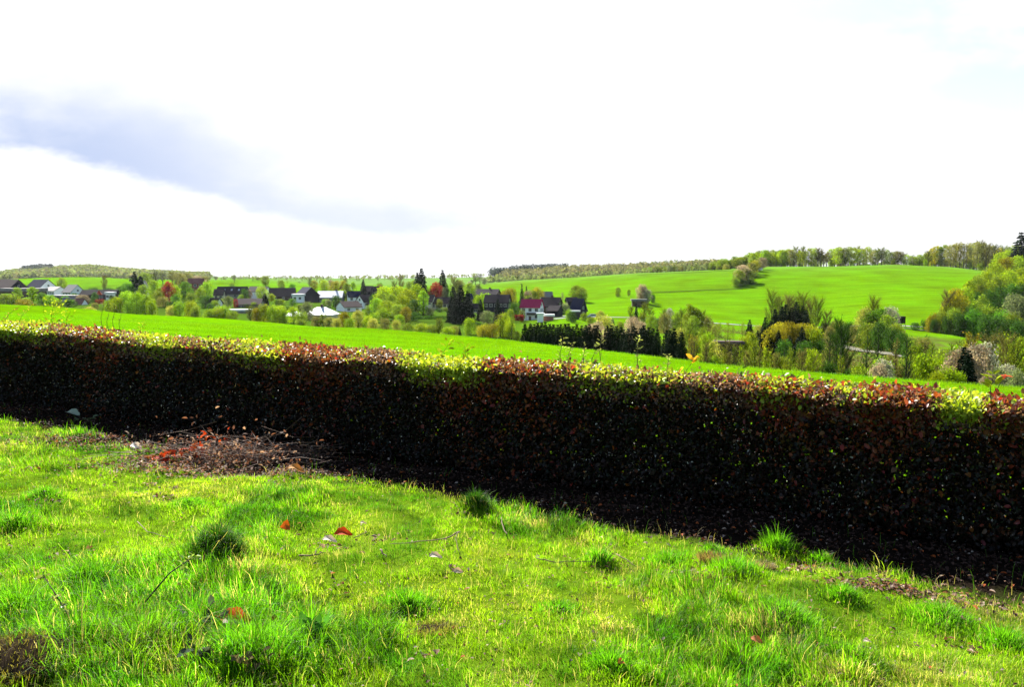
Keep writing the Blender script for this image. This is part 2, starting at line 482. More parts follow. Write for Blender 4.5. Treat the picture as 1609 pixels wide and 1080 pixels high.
M['asphalt'] = solid_mat('asphalt_pale', (.20, .19, .18), (.15, .145, .14), .8, .9, .2)
M['gravel'] = solid_mat('gravel_pale', (.15, .135, .11), (.07, .075, .04), .6, 1, .1)
M['track'] = solid_mat('track_trodden', (.055, .085, .008), (.035, .06, .006), .5, 1, 0)
strip('road', [gp(870, 300), gp(925, 306), gp(1000, 303), gp(1060, 300), gp(1130, 296), gp(1200, 294), gp(1290, 290), gp(1420, 276), gp(1520, 262)], 3.6, M['asphalt'], .15)
strip('path', [gp(1285, 230), gp(1320, 205), gp(1350, 190), gp(1400, 172), gp(1455, 158), gp(1500, 148)], 3.0, M['gravel'], .35)
strip('path', [gp(1500, 262), gp(1450, 262), gp(1410, 268)], 2.4, M['gravel'], .2)
strip('track', [gp(1018, 400), gp(1080, 402), gp(1150, 404), gp(1165, 405)], 2.2, M['track'], .18)
strip('track', [gp(1000, 500), gp(1060, 498), gp(1120, 492), gp(1152, 486)], 3.0, M['track'], .18)
strip('driveway', [gp(858, 312), gp(878, 312), gp(890, 318)], 6, M['asphalt'], .12)

# ------------------------------------------------------------------ trees: one of each kind, later copied
def leaf_quads(P, Nn, size, cols, up=0.0, aspect=1.0, jit=1.0):
    """one small leaf-like face at each point P, roughly facing Nn"""
    n = len(P)
    a = Nn + rng.normal(0, .55*jit, (n, 3)); a /= np.linalg.norm(a, axis=1)[:, None]+1e-9
    b = np.cross(a, rng.normal(0, 1, (n, 3))); b /= np.linalg.norm(b, axis=1)[:, None]+1e-9
    c = np.cross(a, b)
    sz = size*rng.uniform(.6, 1.3, n)[:, None]
    V = np.stack([P-b*sz*aspect, P-c*sz*.6+b*sz*.15, P+b*sz*aspect, P+c*sz*.6-b*sz*.1], 1).reshape(-1, 3)
    Fq = np.arange(4*n).reshape(n, 4)
    return V, Fq, np.repeat(cols, 4, 0)
def crown_cols(n, lobe, nl):
    lv = rng.uniform(.75, 1.25, nl)[lobe]
    k = lv*rng.uniform(.65, 1.35, n)
    return np.stack([k*rng.uniform(.92, 1.12, n), k, k*rng.uniform(.8, 1.2, n)], 1)

def limbs(mb, base, top, r0, nb, spread, lo, up=.6, twig=0):
    """tapered trunk with rising limbs; returns limb end points"""
    base = np.array(base, float); top = np.array(top, float)
    mid = [base*(1-w)+top*w + np.array([R.uniform(-1, 1), R.uniform(-1, 1), 0])*r0*1.0*(0 < w < 1) for w in (0, .2, .4, .6, .8, 1)]
    mb.tube(mid, [r0*1.25, r0*.95, r0*.8, r0*.6, r0*.4, r0*.12], 6)
    ends = []
    for i in range(nb):
        w = lo + (1-lo)*(i+R.random())/nb*.9
        p = base*(1-w)+top*w
        ang = i*2.4 + R.uniform(-.4, .4)
        ln = spread*(1-.45*(w-lo)/(1-lo+1e-6))*R.uniform(.7, 1.1)
        d = np.array([math.cos(ang), math.sin(ang), up*R.uniform(.7, 1.5)]); d /= np.linalg.norm(d)
        q1 = p + d*ln*.5; q2 = p + d*ln + np.array([0, 0, ln*.22])
        rr_ = r0*(1-.75*w)*.5
        mb.tube([p, q1, q2], [rr_, rr_*.6, rr_*.15], 4)
        ends.append((p, q1, q2))
        for k in range(twig):
            w2 = R.uniform(.3, 1)
            s_ = p*(1-w2)+q2*w2
            dd = d*.6 + np.array([R.uniform(-1, 1), R.uniform(-1, 1), R.uniform(0, 1.2)]); dd /= np.linalg.norm(dd)
            e = s_+dd*ln*R.uniform(.25, .5)
            mb.tube([s_, (s_+e)/2+np.array([0, 0, .01]), e], [rr_*.3, rr_*.2, rr_*.06], 3)
            ends.append((s_, (s_+e)/2, e))
    return ends

def proto_leafy(width, bottom, nl, n, size, trunk_r=.022, holes=0.0, flat=1.0):
    mb = MB()
    limbs(mb, (0, 0, -.02), (0, 0, .86), trunk_r, 9, width*.42, max(.12, bottom*.8))
    lobes = []; h = 1-bottom
    for i in range(nl):
        z = bottom + h*(i+.5)/nl*.86 + .04
        t_ = (z-bottom)/h
        rad = width/2*math.sin(math.pi*min(.98, .18+.72*t_))**.7
        an = i*2.39996+R.uniform(-.5, .5)
        lr = width*R.uniform(.16, .26)
        rr_ = max(0, rad-lr*.8)*R.uniform(.55, 1.05)
        lobes.append((math.cos(an)*rr_, math.sin(an)*rr_, min(z, 1-lr*.75), lr))
    lobes.append((0, 0, .99-width*.17, width*.19))
    Lb = np.array(lobes); k = len(Lb)
    wts = Lb[:, 3]**2; wts /= wts.sum()
    li = rng.choice(k, n, p=wts)
    d = rng.normal(0, 1, (n, 3)); d /= np.linalg.norm(d, axis=1)[:, None]
    rad = Lb[li, 3]*(rng.uniform(.35, 1.12, n)**.6)
    P = Lb[li, :3] + d*rad[:, None]*np.array([1, 1, .85*flat])
    P[:, 2] = np.maximum(P[:, 2], .01)
    V, Fq, Cc = leaf_quads(P, d, size, crown_cols(n, li, k))
    return mb.mesh('trunk', True), fast_mesh('crown', V, [Fq], Cc), width
def proto_bare(width, lo, nb, tw, nleaf, size, trunk_r=.02, top=.95):
    mb = MB()
    ends = limbs(mb, (0, 0, -.02), (R.uniform(-.03, .03), 0, top), trunk_r, nb, width*.5, lo, .9, 0)
    # fine twigs as the crown's own mesh together with its sparse buds
    TV = []; 
    pts = []; dirs = []
    for (p, q1, q2) in ends:
        for k in range(tw):
            w = R.uniform(.15, 1)
            s_ = np.array(p)*(1-w)+np.array(q2)*w
            dd = (np.array(q2)-np.array(p)); dd /= np.linalg.norm(dd)
            dd = dd*.9 + np.array([R.uniform(-1, 1), R.uniform(-1, 1), R.uniform(-.2, 1.2)])*.8; dd /= np.linalg.norm(dd)
            e = s_+dd*width*R.uniform(.12, .3)
            pts.append(s_); dirs.append(e-s_)
    pts = np.array(pts); dirs = np.array(dirs); n = len(pts)
    side = np.cross(dirs, rng.normal(0, 1, (n, 3))); side /= np.linalg.norm(side, axis=1)[:, None]
    wd = .0035
    V1 = np.stack([pts-side*wd, pts+side*wd, pts+dirs+side*wd*.25, pts+dirs-side*wd*.25], 1).reshape(-1, 3)
    F1 = np.arange(4*n).reshape(n, 4)
    C1 = np.repeat(np.tile([[.55, .5, .6]], (n, 1))*rng.uniform(.7, 1.1, (n, 1)), 4, 0)
    j = rng.integers(0, n, nleaf)
    P = pts[j]+dirs[j]*rng.uniform(.3, 1.1, (nleaf, 1)) + rng.normal(0, .012, (nleaf, 3))
    V2, F2, C2 = leaf_quads(P, rng.normal(0, 1, (nleaf, 3)), size, crown_cols(nleaf, j % 9, 9))
    return mb.mesh('trunk', True), fast_mesh('crown', np.vstack([V1, V2]), [F1, F2+4*n], np.vstack([C1, C2])), width
def proto_conifer(width, tiers, per, lo=.06, ragged=.2, size=.02, power=1.0):
    mb = MB(); mb.tube([(0, 0, -.02), (0, 0, .5), (0, 0, .99)], [.018, .011, .002], 6)
    Ps = []; Ns = []; li = []
    for i in range(tiers):
        z = lo+(1-lo)*(i+.3)/tiers
        rad = width/2*(1-(i+.2)/tiers)**power*R.uniform(1-ragged, 1+ragged*.5)
        nb = max(5, int(12*(1-i/tiers))+3)
        for b in range(nb):
            an = 2*math.pi*(b+R.random()*.7)/nb + i
            l = rad*R.uniform(1-ragged, 1.1)
            k = max(4, int(per*l/(width/2)))
            w = np.sqrt(rng.uniform(.02, 1, k))
            p = np.stack([np.cos(an)*l*w, np.sin(an)*l*w, z + .035*w - .11*w*w*(l/(width/2))**.7*.6], 1)
            p += rng.normal(0, .01, p.shape)*np.array([1, 1, .8])
            Ps.append(p); Ns.append(np.tile([[math.cos(an)*.3, math.sin(an)*.3, 1]], (k, 1))); li.append(np.full(k, i))
    Ps = np.vstack(Ps); Ns = np.vstack(Ns); li = np.concatenate(li); n = len(Ps)
    V, Fq, Cc = leaf_quads(Ps, Ns, size, crown_cols(n, li, tiers), aspect=1.4)
    return mb.mesh('trunk', True), fast_mesh('crown', V, [Fq], Cc), width

PROTO = {
 'round': [proto_leafy(.85, .08, 17, 3000, .024) for _ in range(4)],
 'oval':  [proto_leafy(.55, .10, 15, 2200, .021) for _ in range(3)],
 'bush':  [proto_leafy(1.25, .02, 16, 2400, .035, .02) for _ in range(4)],
 'beech': [proto_leafy(.56, .14, 15, 1700, .019, .014) for _ in range(4)],
 'thin':  [proto_leafy(.60, .22, 13, 800, .020, .015) for _ in range(3)],
 'bare':  [proto_bare(.62, .22, 24, 34, 700, .011) for _ in range(4)],
 'twig':  [proto_bare(.50, .12, 28, 24, 1300, .014) for _ in range(3)],
 'slim':  [proto_bare(.26, .15, 34, 12, 380, .009, .016) for _ in range(4)],
 'spruce': [proto_conifer(.42, 19, 30, size=.022) for _ in range(3)],
 'dense': [proto_conifer(.50, 22, 44, .02, .12, .024, .62) for _ in range(3)],
 'pine':  [proto_conifer(.62, 13, 60, .16, .5, .036, .55) for _ in range(2)],
}
ORD = ['first', 'second', 'third', 'fourth', 'fifth', 'sixth', 'seventh', 'eighth', 'ninth', 'tenth', 'eleventh', 'twelfth', 'thirteenth',
       'fourteenth', 'fifteenth', 'sixteenth', 'seventeenth', 'eighteenth', 'nineteenth']
TENS = {2: 'twent', 3: 'thirt', 4: 'fort', 5: 'fift', 6: 'sixt', 7: 'sevent', 8: 'eight', 9: 'ninet'}
def ordinal(i, n):
    if n == 1: return 'only'
    if i == 0: return 'leftmost'
    if i == n-1: return 'rightmost'
    k = i+1
    if k < 20: return ORD[k-1]
    if k % 10 == 0: return TENS[k//10]+'ieth'
    return TENS[k//10]+'y-'+ORD[k % 10-1]
KNAME = {'round': ('leafy_tree', 'tree', 'round tree'), 'oval': ('leafy_tree', 'tree', 'upright tree'), 'bush': ('shrub', 'shrub', 'shrub'),
         'beech': ('woodland_tree', 'tree', 'woodland tree'), 'thin': ('leafy_tree', 'tree', 'thin tree'), 'bare': ('bare_tree', 'tree', 'half-bare tree'),
         'twig': ('bare_tree', 'tree', 'twiggy tree'), 'slim': ('young_tree', 'tree', 'slender tree'), 'spruce': ('spruce_tree', 'tree', 'pointed conifer'),
         'dense': ('spruce_tree', 'tree', 'dense conifer'), 'pine': ('pine_tree', 'tree', 'ragged pine')}
MNAME = {'lime': 'lime green', 'yellow': 'yellow-green', 'green': 'mid green', 'deep': 'deep green', 'olive': 'olive green', 'orange': 'orange-tinged', 'brown': 'brownish',
         'grey': 'grey-green', 'pale': 'pale yellow', 'pink': 'pinkish blossom', 'white': 'white blossom', 'red': 'copper red', 'spruce': 'blackish', 'pine': 'blue-black'}
ASP = {'round': .62, 'oval': .48, 'bush': .75, 'beech': .42, 'thin': .45, 'bare': .5, 'twig': .42, 'slim': .24, 'spruce': .34, 'dense': .42, 'pine': .5}
_cnt = {}
def tree(kind, mat, px, top, Y, wpx, label, group=None, sink=0.0):
    i = _cnt.get(kind, 0); _cnt[kind] = i+1
    tm, cm, pw = PROTO[kind][i % len(PROTO[kind])]
    x, y, _ = at(px, 470, Y)
    zb = gz(x, y)-sink
    h = max(zat(top, Y)-zb, 1.0)
    nm, cat, _d = KNAME[kind]
    e = empty(nm, (x, y, zb), R.uniform(0, 6.28), label, cat, group)
    w = max(wpx*Y/F_PX, h*ASP[kind])
    e.scale = (w/pw, w/pw, h)
    link('trunk', tm, M['bark_pale'] if kind in ('beech', 'bare', 'thin') and mat != 'olive' else M['bark'], e)
    link('crown', cm, M[mat], e)
    return e
def cluster(group, where, spec):
    """spec: rows of kind,material,px,top,distance,width ; labelled left to right"""
    rows = sorted([r for r in spec], key=lambda r: r[2])
    # number each tree among those of the same look in its cluster
    looks = {}
    for r in rows: looks.setdefault((r[0], r[1]), []).append(r)
    for r in rows:
        same = looks[(r[0], r[1])]
        o_ = ordinal(same.index(r), len(same))
        d = MNAME[r[1]]+' '+KNAME[r[0]][2]
        if len(same) == 1: lab = f'{d} {where}'
        else: lab = f'{d} {where}, {o_} from the left' if o_ not in ('leftmost', 'rightmost') else f'{o_} {d} {where}'
        tree(*r, lab, group)
def rows(txt):
    out = []
    for l in txt.strip().splitlines():
        for q in l.split(';'):
            q = q.split()
            if len(q) == 6: out.append((q[0], q[1], float(q[2]), float(q[3]), float(q[4]), float(q[5])))
    return out
# ------------------------------------------------------------------ the hedge
M['hedge_leaf'] = leaf_mat('beech_leaves', None, trans=.42, rough=.42, spec=.25, var=0, tint=(1.05, .95, .5))
M['grass'] = leaf_mat('grass_blades', None, trans=.48, rough=.55, spec=.12, var=0, tint=(.95, 1.05, .35))
M['dry'] = leaf_mat('dry_leaves', None, trans=.25, rough=.75, spec=.08, var=0, tint=(1.1, .8, .5))

def leaf_blades(P, D, Nn, ln, wd, cols, fold=.25, curl=.15):
    """pointed leaves, folded along the midrib: P stalk end, D direction, Nn rough normal"""
    n = len(P)
    D = D/(np.linalg.norm(D, axis=1)[:, None]+1e-9)
    B = np.cross(D, Nn); B /= np.linalg.norm(B, axis=1)[:, None]+1e-9
    U = np.cross(B, D)
    ln = ln[:, None]; wd = wd[:, None]
    V = np.stack([P, P+D*ln*.3+B*wd*.5+U*wd*fold, P+D*ln*.7+B*wd*.42+U*(wd*fold-ln*curl*.4), P+D*ln-U*ln*curl,
                  P+D*ln*.7-B*wd*.42+U*(wd*fold-ln*curl*.4), P+D*ln*.3-B*wd*.5+U*wd*fold, P+D*ln*.5-U*ln*curl*.2], 1).reshape(-1, 3)
    b = np.arange(n)[:, None]*7
    F = np.vstack([b+np.array([[0, 1, 2, 6]]), b+np.array([[6, 2, 3, 4]]), b+np.array([[0, 6, 4, 5]])])
    return V, F, np.repeat(cols, 7, 0)
def unit(v): return v/(np.linalg.norm(v, axis=1)[:, None]+1e-9)

U0, U1 = -3.5, 17.5
def hedge_top(u, v=0.4):
    return H_H + (fbm(u*1.3, v*2.0+u*0, 21, 4)-.5)*.13 + (fbm(u*.35, v*0, 22, 2)-.5)*.06
def px_of(x, y): return CX + F_PX*.995*x/np.maximum(y, .1)
def hedge_pts(u, v, h):
    x = HA[0]+HD[0]*u+HN[0]*v; y = HA[1]+HD[1]*u+HN[1]*v
    return np.stack([x, y, plane(x, y)+h], 1)
# where fresh green has broken out along the top, by distance along the hedge
def bands(px):
    g = np.full_like(px, .27)
    for c, w, a in ((20, 75, .75), (150, 60, .35), (245, 35, .7), (350, 70, .45), (410, 45, .85), (695, 75, .95), (500, 40, .2), (880, 60, .5), (960, 80, .7), (1060, 50, .55), (1230, 70, .5), (1340, 40, .5), (1515, 45, .95), (560, 30, .3)):
        g = np.maximum(g, a*np.exp(-((px-c)/w)**4))
    for c, w in ((490, 70), (820, 50), (1150, 40), (1430, 45), (600, 30)):
        g = g*(1-.6*np.exp(-((px-c)/w)**2))
    return g
def bronze(px):
    g = np.full_like(px, .10)
    for c, w in ((490, 65), (820, 85), (740, 60), (1260, 80), (1400, 90), (150, 30), (1580, 40)):
        g = np.maximum(g, .75*np.exp(-((px-c)/w)**2))
    return g
nf, ntp, ni = 155000, 80000, 125000
u = np.concatenate([rng.uniform(U0, U1, nf), rng.uniform(U0, U1, ntp), rng.uniform(U0, U1, ni)])
n = len(u)
part = np.concatenate([np.zeros(nf), np.ones(ntp), np.full(ni, 2)]).astype(int)
v = np.empty(n); h = np.empty(n)
tops = hedge_top(u)
v[part == 0] = rng.exponential(.07, nf) + (fbm(u[part == 0]*2.2, rng.uniform(0, 1, nf)*2.2, 31, 2)-.5)*.10
v[part == 1] = rng.uniform(-.05, H_W+.03, ntp); v[part == 2] = np.where(rng.random(ni) < .45, H_W-rng.exponential(.06, ni), rng.uniform(.08, H_W, ni))
# fewer leaves low down, and see-through spots
h[part == 0] = tops[part == 0]*(1-rng.uniform(0, .97, nf)**1.25)
h[part == 1] = hedge_top(u[part == 1], v[part == 1]) - rng.exponential(.045, ntp) + rng.exponential(.012, ntp)
h[part == 2] = rng.uniform(.03, 1, ni)*tops[part == 2]
edge = np.clip((.09-v)/.09, 0, 1)*np.clip((h-tops+.12)/.12, 0, 1)
h -= edge*.05
hole = vnoise(u*7, h*2.5, 41)*.4+vnoise(u*26, h*20, 42)*.6
keep = ~((part != 1) & (h < tops-.16) & (hole > .825-.03*(h < .65)))
keep &= ~((part == 0) & (h < .12) & (rng.random(n) < .5))
u, v, h, part, tops = u[keep], v[keep], h[keep], part[keep], tops[keep]; n = len(u)
P = hedge_pts(u, v, h)
pxu = px_of(P[:, 0], P[:, 1])
out = np.stack([-HN[0]+0*u, -HN[1]+0*u, .2+0*u], 1)
out[part == 1] = (0, 0, 1)
isbr = np.zeros(n, bool)
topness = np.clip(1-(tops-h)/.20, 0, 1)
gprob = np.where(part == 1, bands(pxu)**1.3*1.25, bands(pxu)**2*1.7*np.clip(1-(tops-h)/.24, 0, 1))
cl = vnoise(u*4.5, v*4.5+h*2, 51)
isg = rng.random(n) < gprob*(.35+1.3*cl)
isbr = (~isg) & (rng.random(n) < bronze(pxu)*(.14+.86*np.clip(1-(tops-h)/.6, 0, 1))*(.3+1.2*vnoise(u*5, h*5, 52)))
cols = np.tile([[.018, .009, .006]], (n, 1))*rng.uniform(.4, 1.6, (n, 1))  # face and inner leaves near black, their shade put into the colour
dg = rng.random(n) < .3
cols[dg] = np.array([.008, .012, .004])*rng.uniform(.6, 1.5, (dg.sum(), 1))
glint_ = (rng.random(n) < .12*vnoise(u*4, h*3, 98)**1.7) & (part == 0); cols[glint_] = np.array([.55, .52, .46])*rng.uniform(.3, 1.1, (glint_.sum(), 1))  # pale specks painted as glints on the shaded face
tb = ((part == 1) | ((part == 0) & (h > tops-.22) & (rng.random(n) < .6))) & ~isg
cols[tb] = np.array([.135, .080, .058])*rng.uniform(.4, 1.7, (tb.sum(), 1))  # browns near the top paler, sunlight put into their colour
cols[isbr] = np.stack([rng.uniform(.07, .23, isbr.sum()), rng.uniform(.022, .066, isbr.sum()), rng.uniform(.008, .03, isbr.sum())], 1)
yg = rng.random(isg.sum())[:, None]
cols[isg] = (np.array([.20, .31, .006])*(1-yg)+np.array([.30, .34, .04])*yg)*rng.uniform(.65, 1.25, (isg.sum(), 1))
D = unit(rng.normal(0, 1, (n, 3))*.8 + out*.5 + np.array([0, 0, -.35])*(part != 1)[:, None])
Nn = unit(rng.normal(0, 1, (n, 3)) + out*.9 + np.array([0, 0, .5]))
ln = rng.uniform(.022, .052, n); ln[isbr] *= 1.35; ln[isg] *= 1.15
ln[glint_] *= .6; ln[part == 2] *= 1.5; ln[part != 2] *= .88
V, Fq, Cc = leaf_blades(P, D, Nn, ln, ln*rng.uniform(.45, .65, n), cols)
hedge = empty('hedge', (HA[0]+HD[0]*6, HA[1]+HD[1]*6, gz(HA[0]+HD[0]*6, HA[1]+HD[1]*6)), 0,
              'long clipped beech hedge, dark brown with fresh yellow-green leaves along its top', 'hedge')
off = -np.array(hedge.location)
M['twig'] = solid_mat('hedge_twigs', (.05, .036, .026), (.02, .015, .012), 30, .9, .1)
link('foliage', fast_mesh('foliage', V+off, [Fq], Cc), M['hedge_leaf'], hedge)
# stems and fine side twigs in one woody part
SV = []; SF = []
def sticks(P0, P1, r0, r1):
    n = len(P0); d = unit(P1-P0); a = unit(np.cross(d, rng.normal(0, 1, (n, 3)))); b = np.cross(d, a)
    V = []
    for Pq, r in ((P0, r0), (P1, r1)):
        for k in range(3):
            t = 2*math.pi*k/3
            V.append(Pq+(a*math.cos(t)+b*math.sin(t))*np.asarray(r)[:, None])
    V = np.stack(V, 1).reshape(-1, 3); i = np.arange(n)[:, None]*6
    F = np.vstack([i+np.array([[k, (k+1) % 3, (k+1) % 3+3, k+3]]) for k in range(3)])
    return V, F
ns = 420
us = rng.uniform(U0, U1, ns); vs = rng.uniform(.22, .66, ns)
b0 = hedge_pts(us, vs, np.full(ns, -.02)); b1 = hedge_pts(us+rng.normal(0, .06, ns), vs+rng.normal(0, .06, ns), np.full(ns, .95))
V1, F1 = sticks(b0, b1, rng.uniform(.007, .018, ns), np.full(ns, .003))
nt_ = 9000
w = rng.uniform(.12, .95, nt_)[:, None]; j = rng.integers(0, ns, nt_)
s0 = b0[j]*(1-w)+b1[j]*w
dd = unit(rng.normal(0, 1, (nt_, 3))+np.array([0, 0, .7])+rng.uniform(-1, 1, (nt_, 1))*np.array([[HN[0], HN[1], 0]]))
V2, F2 = sticks(s0, s0+dd*rng.uniform(.12, .42, (nt_, 1)), np.full(nt_, .0028), np.full(nt_, .001))
link('stems', fast_mesh('stems', np.vstack([V1, V2])+off, [F1, F2+len(V1)]), M['twig'], hedge)

M['shoot_leaf'] = leaf_mat('shoot_leaves', None, trans=.45, rough=.9, spec=.0, var=0)
# shoots that grew above the clipped top
def shoot(px, top, n_leaf, size, col, label, lean=.0, Y=None, stem_col='twig', group=None, spread=.05, back=.45, leafy_from=.3):
    lo, hi = U0, U1
    for _ in range(40):
        mid = (lo+hi)/2
        q = hedge_pts(np.array([mid]), np.array([back]), np.array([1.0]))[0]
        if px_of(q[0], q[1]) < px: lo = mid
        else: hi = mid
    b = hedge_pts(np.array([mid]), np.array([back]), np.array([H_H-.06]))[0]
    h = max(.08, zat(top, b[1])-b[2])
    e = empty('hedge_shoot', tuple(b), 0, label, 'shoot', group)
    mb = MB()
    pts = [(lean*h*(k/5)**2+.012*math.sin(k*1.7), .01*math.cos(k), h*k/5) for k in range(6)]
    mb.tube(pts, [.0045, .004, .0035, .003, .0022, .001], 5)
    mb.build('stem', M[stem_col], e, True)
    w = rng.uniform(leafy_from, 1.0, n_leaf); w[:2] = 1
    pa = np.array([np.interp(w, np.linspace(0, 1, 6), [p[k] for p in pts]) for k in range(3)]).T
    an = rng.uniform(0, 6.28, n_leaf)
    d = np.stack([np.cos(an), np.sin(an), rng.uniform(.1, 1.3, n_leaf)], 1)
    pa = pa + d*np.array([1, 1, .2])*rng.uniform(0, spread, (n_leaf, 1))
    c = np.array([col])*rng.uniform(.7, 1.3, (n_leaf, 1))
    l = rng.uniform(.7, 1.2, n_leaf)*size
    leafm = M['shoot_leaf']; V, Fq, Cc = leaf_blades(pa, d, np.tile([[0, -.3, 1.]], (n_leaf, 1))+rng.normal(0, .4, (n_leaf, 3)), l, l*.5, c)
    link('leaves', fast_mesh('leaves', V, [Fq], Cc), leafm, e)
    return e
GY_ = (.22, .27, .015); PL_ = (.24, .27, .08)
shoot(84, 472, 90, .045, GY_, 'bushy yellow-green shoot rising highest above the left end of the hedge', .1, spread=.14)
shoot(106, 488, 26, .05, GY_, 'short yellow-green shoot just right of the bushiest one on the left', .2, spread=.09)
for px, tp, l in ((162, 478, 'leftmost'), (171, 488, 'second from the left'), (180, 484, 'third from the left'), (190, 492, 'rightmost')):
    shoot(px, tp, 9, .028, (.10, .08, .04), f'thin bare dark stalk, {l} of four above the hedge left part', .06, group='thin stalks above the hedge', spread=.01, leafy_from=.15)
shoot(8, 478, 22, .04, (.26, .2, .05), 'wispy shoot bending right above the far left hedge end', .8, spread=.05)
shoot(30, 480, 22, .04, (.26, .22, .04), 'wispy shoot leaning right beside the far left hedge end', .7, spread=.05)
shoot(222, 508, 16, .04, GY_, 'small yellow-green sprig above the hedge behind the lime patch', .2, spread=.05)
for px, tp, l in ((880, 532, 'leftmost'), (893, 541, 'second from the left'), (918, 540, 'third from the left'), (944, 522, 'tallest'), (1003, 530, 'tall rightmost'), (1052, 558, 'short far right')):
    shoot(px, tp, 26, .032, PL_, f'pale leafed upright sprig, {l} of those above the hedge middle', R.uniform(-.1, .15), group='pale sprigs above the hedge middle', spread=.03)
shoot(930, 545, 12, .04, PL_, 'small pale sprig between two taller ones above hedge middle', .1, spread=.03)
shoot(1076, 566, 7, .075, (.40, .20, .02), 'orange leafed tip above the hedge right of the pale sprigs', .3, spread=.02, leafy_from=.8)
shoot(1560, 588, 12, .07, GY_, 'yellow-green tip above the bright leaf patch at the right', .0, spread=.03, leafy_from=.6)
shoot(1568, 592, 5, .06, (.30, .05, .03), 'single reddish tip above the bright leaf patch at the right', .1, spread=.01, leafy_from=.8)
shoot(697, 538, 14, .06, GY_, 'yellow-green sprig above the long lime patch of the hedge', .2, spread=.05)
shoot(735, 543, 14, .06, GY_, 'low yellow-green sprig at the right of the long lime patch', -.2, spread=.05)
shoot(1160, 580, 8, .04, (.05, .10, .02), 'dark green sprig above the hedge right of its middle', .0, spread=.03)

# ------------------------------------------------------------------ grass
def in_view(x, y, m=1.12): return (y > 1.2) & (np.abs(x) < .66*m*y+.6)
def grass_blades(x, y, hgt, wid, cols, lean_dir=None):
    n = len(x)
    z = land(x, y)[0]-.006
    an = rng.uniform(0, 6.283, n)
    L_ = np.stack([np.cos(an), np.sin(an), 0*an], 1)
    if lean_dir is not None: L_ = unit(L_*.9+lean_dir)
    B = np.stack([-np.sin(an*1.7+x*9), np.cos(an*1.7+x*9), 0*an], 1)
    bend = rng.uniform(.1, .9, n)**1.2*hgt
    P = np.stack([x, y, z], 1); up = np.array([0, 0, 1.])
    h = hgt[:, None]; b = bend[:, None]; w = wid[:, None]
    m1 = P+up*h*.45+L_*b*.18; m2 = P+up*h*.8+L_*b*.55; tp = P+up*h*.98*(1-.25*(b/h)**2)+L_*b*1.05
    V = np.stack([P-B*w*.5, P+B*w*.5, m1-B*w*.45, m1+B*w*.45, m2-B*w*.3, m2+B*w*.3, tp], 1).reshape(-1, 3)
    i = np.arange(n)[:, None]*7
    Fq = np.vstack([i+np.array([[0, 1, 3, 2]]), i+np.array([[2, 3, 5, 4]])]); Ft = i+np.array([[4, 5, 6]])
    return V, Fq, Ft, np.repeat(cols, 7, 0)
n = 1250000
yy_ = 1.9+(rng.random(n)**.92)*9.5
xx_ = rng.uniform(-.76, .76, n)*yy_ + rng.uniform(-.4, .4, n)
hu, hv = hedge_uv(xx_, yy_)
hud = -hv
ok = (hv < -.08) & (yy_ < 11.5)
edge_n = fbm(xx_*1.6, yy_*1.6, 61, 4)
dens = sstep(hud, .55+edge_n*.6, .90+edge_n*.6)
bare = np.zeros(n)
for (cx, cy, ax, ay, a) in ((*hit(180, 702)[:2], 1.0, .28, .92), (*hit(345, 735)[:2], 1.15, .36, .98), (*hit(1400, 928)[:2], .4, .12, .7), (*hit(1120, 892)[:2], .10, .08, .9), (*hit(1200, 897)[:2], .08, .06, .9), (*hit(30, 1060)[:2], .16, .13, .9)):
    bare = np.maximum(bare, a*np.exp(-(((xx_-cx)/ax)**2+((yy_-cy)/ay)**2)**2))
SPOTS = []
for _ in range(46):
    sy = R.uniform(2.7, 8.2); sx = R.uniform(-.62, .62)*sy
    if hedge_uv(sx, sy)[1] < -1.25: SPOTS.append((sx, sy, R.uniform(.035, .10)))
for sx, sy, sr in SPOTS:
    bare = np.maximum(bare, .6*np.exp(-(((xx_-sx)/sr)**2+((yy_-sy)/sr/.8)**2)))
moss = fbm(xx_*2.1, yy_*2.1, 62, 4)
lush = sstep(fbm(xx_*1.1, yy_*1.1, 63, 5), .45, .68)
cell = vnoise(xx_*13, yy_*13, 66)*.6+vnoise(xx_*29, yy_*29, 67)*.4        # small clumps
thin = sstep(moss, .56, .74)
ok &= rng.random(n) < dens*(1-bare)*(1-.2*thin)*(.35+1.1*cell)*(1-.8*sstep(fbm(xx_*7, yy_*7, 97, 3), .66, .76))
x, y, lush, moss, thin, hud, cell = [q[ok] for q in (xx_, yy_, lush, moss, thin, hud, cell)]; n = len(x)
lushx = np.clip(lush*.75 + .8*np.exp(-((x+1.9)/1.1)**2-((y-3.3)/.8)**2), 0, 1.2)
hgt = (.023+.020*lushx+.034*lushx**2)*rng.gamma(5, 1/5, n)*(1-.25*thin)*(.45+1.1*cell)
wid = rng.uniform(.0019, .0034, n)*(.8+.6*lushx)*np.clip(y/5.5, .9, 1.5)
cA = np.array([.20, .365, .006]); cB = np.array([.078, .275, .007]); cC = np.array([.36, .42, .02]); cD = np.array([.50, .40, .20])
w1 = np.clip(lushx*.9+rng.normal(0, .22, n), 0, 1); c = mixc(np.tile(cA, (n, 1)), cB, w1)
w2 = np.clip(sstep(moss, .50, .70)*.8+rng.normal(0, .2, n), 0, 1); c = mixc(c, cC, w2*(1-.6*lushx.clip(0, 1)))
straw = np.zeros(n)
for a_, b_, r_ in ((540, 796, .13), (640, 955, .16), (985, 888, .14), (1205, 1005, .2), (960, 1000, .15), (700, 975, .12), (520, 880, .12), (395, 905, .1), (1560, 955, .3), (1300, 900, .15), (470, 770, .2), (850, 820, .2), (1480, 1060, .2), (240, 800, .15), (800, 1060, .15)):
    q_ = hit(a_, b_); straw = np.maximum(straw, np.exp(-(((x-q_[0])/r_)**2+((y-q_[1])/r_/.8)**2)))
